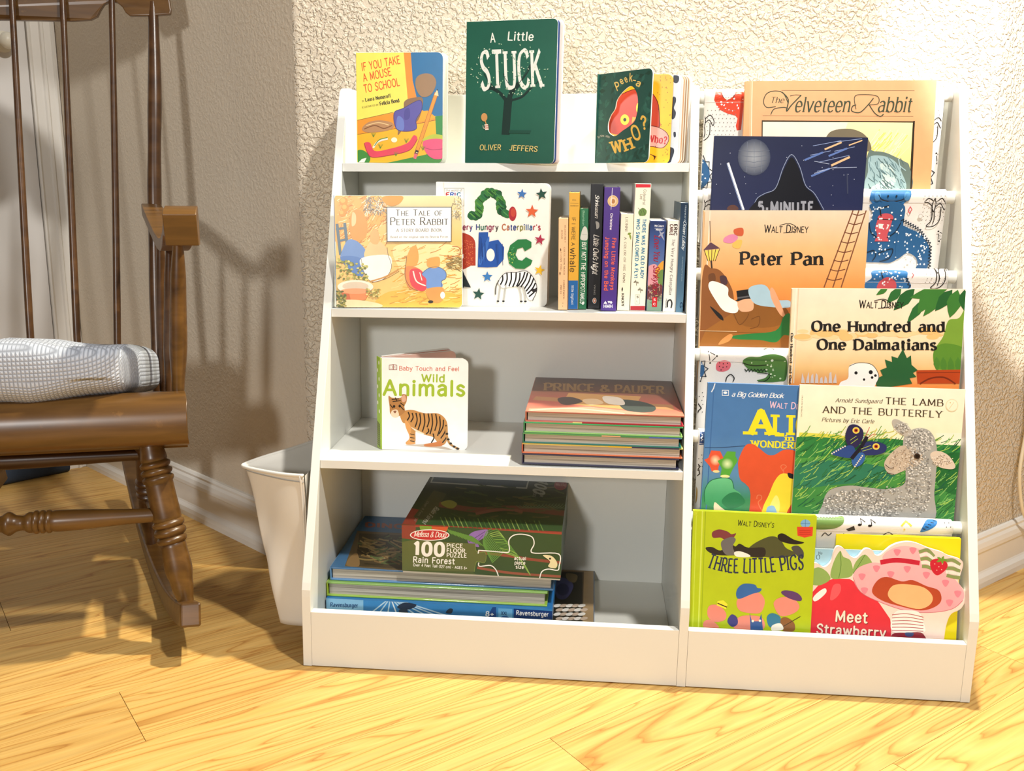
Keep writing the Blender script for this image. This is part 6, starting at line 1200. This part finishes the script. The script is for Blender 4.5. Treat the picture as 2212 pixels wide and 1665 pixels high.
# page-side trims in the stack: printed board edges seen between the books
for root, stripes in ((FL1, ((.0, .30, .0, 'd98a74'), (.30, .36, 0, 'efd98c'), (.36, 1, 0, 'b02c38'))), (FL3, ((.0, .5, 0, '5f9a58'), (.5, .62, 0, 'd8a47c'), (.62, .8, 0, '4c8a50'), (.8, 1, 0, '4a62a8'))), (FL4, ((0, .55, 0, 'e0c86a'), (.55, .7, 0, 'f0c83a'), (.7, 1, 0, '3a3a60')))):
    A = Art((0, 0, 1), None, .26, .0022, place=lambda u, v, z: (u * .262, -z, v * .0022 if root is FL1 else (FT - .0022 + v * .0022))); A.clip = False
    for a0_, b0_, _, c in stripes: A.pg(c, [(a0_, 0), (b0_, 0), (b0_, 1), (a0_, 1)])
    A.build('edge_print', root)
# tray puzzle picture
A = quad_art(ZB, ((920.5, 1215.8), (1284.0, 1232.6), (1283.5, 1403.9), (847.8, 1380.7)), .348, .330, lambda u, v, z: (u * .348, v * .330, .0205 + z))
A.bg((0, 'a48a64'), (1, 'a08660')); A.pg('3c6a94', '1652 560 1700 560 1700 1100 1652 1100'); A.pg('5a4834', '700 590 1598 600 1590 960 600 960'); A.pg('2c281c', '700 598 1590 606 1584 955 620 955'); A.sm('4a4a7c', '1440 640 1500 640 1540 680 1500 750 1445 740'); A.el('2a2c5c', 1480, 700, 36, 34); A.sm('7a6a4a', '1500 610 1560 620 1550 660 1510 650')
for r_i in range(4):
    for k in range(5): A.el('e8e4dc' if (k + r_i) % 2 == 0 else 'c8b4a0', 1450 + 34 * k + 12 * (r_i % 2), 790 + 24 * r_i, 22, 9, -10, 12)
A.build('picture_print', TRAY)

# ------------------------------------------------------------------ print on the cloth slings
PXA = [(1519.3, 217.6, 2043.2, 213.9), (1515.3, 432.7, 2047.3, 434.9), (1512.2, 601.3, 2050.5, 608.1), (1509.0, 775.9, 2053.9, 787.6), (1505.7, 953.9, 2057.3, 970.6), (1502.4, 1131.3, 2060.7, 1153.0)]
def cloth_art(k, yt, yb):
    xa, ya, xb, yb_ = PXA[k]; bx = .42 / (xb - xa)
    def pl(u, v, z):
        x = .66 + (u - xa) * bx; seam = ya + (yb_ - ya) * (u - xa) / (xb - xa); return cloth(k, x, (v - seam) * bx, .0006 + z)
    A = Art((0, 0, 1), None, bx, bx, place=pl, sub=.007, dz=5e-6, base=5e-5)
    x0 = xa + (FX0 + .0015 - .66) / bx; x1 = xa + (FX1 - .0015 - .66) / bx; A.outl = [(x0, yt), (x1, yt), (x1, yb), (x0, yb)]; return A
BLK = '26221f'
def banana(A, x, y, k=1, fl=1):
    f = lambda t: [(x + fl * k * a, y + k * b) for a, b in t]
    for t in ([(0, 0), (-4, 14), (0, 30), (4, 14), (0, 0)], [(0, 6), (-14, 0), (-22, 8), (-14, 10), (-4, 18)], [(4, 8), (16, 0), (26, 14), (24, 26), (14, 12), (5, 18)], [(-4, 20), (-2, 48), (-12, 62), (4, 62), (16, 48), (16, 20)], [(2, 28), (4, 44), (2, 56)]): A.ln(BLK, 2.0 * k, f(t), True)
def dots(A, x0, y0, nx, ny, st=10, c='8a847c', r=1.1):
    for i in range(nx):
        for j in range(ny): A.el(c, x0 + i * st + (j % 2) * st * .3, y0 + j * st, r, r, 0, 5); A.z -= A.dz * .95
def constel(A, x, y, k=1):
    P = [(x, y), (x + 15 * k, y + 8 * k), (x + 4 * k, y + 21 * k)]
    for a, b in ((0, 1), (1, 2), (2, 0)):
        (ax, ay), (bx_, by) = P[a], P[b]; A.ln(BLK, 1.5, [(ax + (bx_ - ax) * .22, ay + (by - ay) * .22), (ax + (bx_ - ax) * .75, ay + (by - ay) * .75)])
    for p in P: A.el(BLK, p[0], p[1], 2, 2, 0, 8)
def spiky(A, pts, c='2f5a86', teeth=9, amp=8):
    Q = crom([p for p in pts], 6, True); A.pg(c, Q); n = len(Q)
    m = max(1, n // (teeth * 2)); Z = []
    cx = sum(p[0] for p in Q) / n; cy = sum(p[1] for p in Q) / n
    for i in range(0, n, m):
        p = Q[i]; d = math.hypot(p[0] - cx, p[1] - cy) or 1; e = amp if (i // m) % 2 else 0; Z.append((p[0] + (p[0] - cx) / d * e, p[1] + (p[1] - cy) / d * e))
    A.ln('1c2430', 1.8, Z, closed=True)
random.seed(44)
def spots(A, n, x0, x1, y0, y1, c='e4ecf2'):
    for k in range(n): A.el(c, random.uniform(x0, x1), random.uniform(y0, y1), random.uniform(.9, 2.6), random.uniform(.9, 2.6), 0, 7); A.z -= A.dz * .9
# tier 1
A = cloth_art(0, 188, 412)
A.pg('d8482f', '1545 197 1612 196 1608 232 1606 279 1597 280 1594 270 1597 255 1592 249 1575 245 1555 236 1548 226 1543 215'); A.sm('f2efe8', '1562 196 1588 196 1584 208 1572 215 1562 208'); A.zig(BLK, 2.2, 1560, 202, 1588, 202, 5, 8); spots(A, 22, 1550, 1606, 200, 240)
banana(A, 1523, 248, .85); dots(A, 1530, 238, 8, 7, 8.5); constel(A, 2034, 326); spiky(A, [(1512, 340), (1526, 342), (1540, 362), (1542, 385), (1530, 402), (1512, 408)]); spots(A, 12, 1515, 1534, 345, 400)
A.pg('d8482f', '2046 192 2066 190 2062 240 2056 246 2046 232 2038 220 2040 204'); A.zig(BLK, 2.2, 2058, 196, 2062, 226, 4, -6); spots(A, 6, 2042, 2056, 200, 225); dots(A, 2030, 238, 3, 7, 8.5); banana(A, 2018, 252, .85); spiky(A, [(1990, 340), (2008, 338), (2024, 360), (2026, 385), (2012, 408), (1990, 408)]); spots(A, 14, 1995, 2020, 345, 400); A.ln(BLK, 1.6, '2050 305 2045 312 2048 318', True)
A.build('sling_print', SLINGS[0])
# tier 2: blue crocodile with a drink
A = cloth_art(1, 402, 596); CB = '2c5c8a'
A.sm('2f6ca4', '1884 412 1896 409 1960 410 1968 418 1964 432 1954 440 1950 462 1952 478 1960 490 1966 520 1962 545 1950 560 1920 566 1890 562 1874 552 1872 500 1882 484 1890 470 1888 442 1880 430')
A.sm(CB, '1884 440 1952 440 1958 485 1966 525 1958 552 1940 566 1915 566 1880 564 1870 550 1872 505 1884 484 1890 462')
A.sm(CB, '1950 490 1975 494 2000 506 2018 530 2024 556 2016 584 1996 584 1998 566 1990 552 1972 545 1950 556'); A.zig('1c2836', 2, 1952, 476, 1990, 496, 7, -6); A.zig('1c2836', 2, 1990, 496, 2018, 528, 7, -6); A.zig('1c2836', 2, 2018, 528, 2022, 584, 8, -6)
A.el('4c86b8', 1896, 424, 7, 8); A.el('4c86b8', 1959, 424, 7, 8); A.ln('1c2836', 2, '1898 422 1906 430 1928 434 1950 430 1958 421', True); A.el('1c2836', 1918, 424, 2); A.el('1c2836', 1936, 424, 2)
A.pg('c8545c', '1902 470 1934 470 1930 492 1926 505 1930 520 1900 520 1904 505 1898 490'); A.el('c8545c', 1918, 470, 17, 10); A.ln(BLK, 2, '1901 472 1935 474'); A.ln(BLK, 2.5, '1908 466 1904 450 1922 444'); A.pg('f2e4e0', '1904 482 1928 484 1924 494 1906 492'); A.el('c8545c', 1919, 488, 5, 6)
A.ln('1c2836', 2, '1884 480 1890 500 1905 512', True); A.ln('1c2836', 2, '1952 480 1942 500 1926 512', True); A.ln('1c2836', 2, '1884 545 1900 540 1906 550 1900 562', True); A.ln('1c2836', 2, '1910 546 1940 536 1936 556 1916 564', True); spots(A, 60, 1888, 1954, 446, 556); spots(A, 50, 1965, 2014, 500, 570)
banana(A, 2018, 428, .95); dots(A, 1996, 424, 7, 7, 8.5); constel(A, 2034, 498); A.ln('c8545c', 1.8, '1968 446 1972 452 1968 460 1964 454', False, True); A.el('c8c0b8', 1992, 466, 5); A.el('e6e0da', 1992, 466, 3.4); A.pg('e06058', '2046 410 2072 412 2070 422 2056 418'); banana(A, 1520, 430, .9); A.ln(BLK, 1.6, '2060 474 2052 480 2054 490', True); A.build('sling_print', SLINGS[1])
# tier 3
A = cloth_art(2, 575, 640); A.sm('2f6ca4', '1888 584 1954 584 1960 600 1966 624 1880 624 1872 612 1884 600'); A.zig('1c2836', 2, 1956, 600, 1966, 622, 3, -5); A.sm('c8545c', '1902 608 1918 598 1936 608 1936 626 1900 626'); A.ln(BLK, 2.4, '1908 600 1904 590 1918 586'); spots(A, 30, 1890, 1956, 586, 620); banana(A, 2024, 560, 1.0); dots(A, 2000, 592, 8, 3, 9); A.ln('c8545c', 1.6, '1970 590 1973 594 1970 599'); A.build('sling_print', SLINGS[2])
# tier 4
A = cloth_art(3, 748, 935); constel(A, 1530, 758, 1.25); A.sm('d86a74', '1550 784 1566 778 1580 784 1578 798 1564 804 1550 800')
for x, y in ((1556, 784), (1564, 786), (1573, 785), (1556, 792), (1564, 794), (1572, 793), (1560, 800)): A.el(BLK, x, y, 1.3, 1.6, 0, 6)
A.sm('4f7a3c', '1606 780 1618 770 1640 770 1660 765 1684 766 1702 778 1704 820 1690 826 1664 828 1640 824 1658 818 1664 806 1645 806 1620 798'); A.zig('22301c', 2, 1612, 798, 1662, 798, 7, 5); A.ln('22301c', 2, '1606 784 1630 790 1664 788', True); A.el('e8f0e0', 1670, 778, 3); A.ln('22301c', 1.8, '1652 752 1664 748 1674 752', True); A.ln('22301c', 1.8, '1640 806 1668 810 1660 824 1644 826', True); spots(A, 14, 1620, 1700, 776, 820, 'c8d8b0')
spiky(A, [(1498, 772), (1510, 776), (1522, 792), (1522, 810), (1510, 822), (1498, 826)]); spots(A, 8, 1500, 1518, 780, 818); A.ln(BLK, 2.2, '1572 826 1574 816 1582 810 1590 818 1588 826', True); dots(A, 1504, 852, 3, 6, 9, BLK, 1.3)
A.ln(BLK, 2.4, '1500 874 1510 872 1522 888 1514 896 1508 890 1502 898', False); A.ln(BLK, 2.2, '1500 902 1508 908 1516 896'); A.build('sling_print', SLINGS[3])
# tier 5
A = cloth_art(4, 925, 1112); A.pg('27477a', '1506 926 1530 926 1530 960 1508 962 1504 945'); A.ln('dce4ee', 1.6, '1508 928 1506 944 1508 960'); spots(A, 5, 1514, 1522, 930, 956); dots(A, 1500, 985, 3, 4, 9, BLK, 1.3)
A.ln(BLK, 2.4, '1500 1010 1508 1004 1516 1012 1508 1024 1514 1020 1516 1030 1502 1042 1498 1036', False); A.sm('b8904a', '1496 1064 1506 1054 1514 1070 1512 1100 1496 1104'); A.zig(BLK, 2.4, 1498, 1074, 1504, 1102, 4, 5); A.ln(BLK, 1.5, '2040 1000 2046 1012'); A.build('sling_print', SLINGS[4])
# tier 6
A = cloth_art(5, 1106, 1190); A.sm('6c8c4a', '1763 1118 1800 1116 1824 1112 1822 1130 1800 1142 1770 1144 1755 1140'); A.zig('22301c', 2, 1766, 1120, 1825, 1118, 9, -5)
for x, y in ((1862, 1118), (1884, 1120)): A.el(BLK, x - 4, y + 14, 4, 2.6); A.ln(BLK, 1.8, [(x, y + 14), (x - 1, y), (x + 8, y + 8)])
A.pg(BLK, '1830 1142 1846 1134 1850 1144 1836 1148'); A.ln('e8c84c', 4, '1948 1134 1958 1124 1968 1134'); A.el('e8c84c', 1954, 1142, 2); A.sm('2f74b8', '1988 1146 2004 1120 2024 1122 2020 1134 2000 1146'); A.zig('1c2836', 1.8, 2022, 1124, 1992, 1146, 5, 4); dots(A, 2040, 1128, 4, 2, 9, BLK, 1.2); A.ln(BLK, 2.4, '2056 1150 2070 1130 2084 1140 2076 1154', False); A.ln(BLK, 2, '1780 1160 1786 1152 1794 1158 1800 1152', True); A.ln(BLK, 2, '1908 1160 1922 1150 1938 1162', True); A.ln(BLK, 2, '1826 1154 1840 1162')
A.build('sling_print', SLINGS[5])
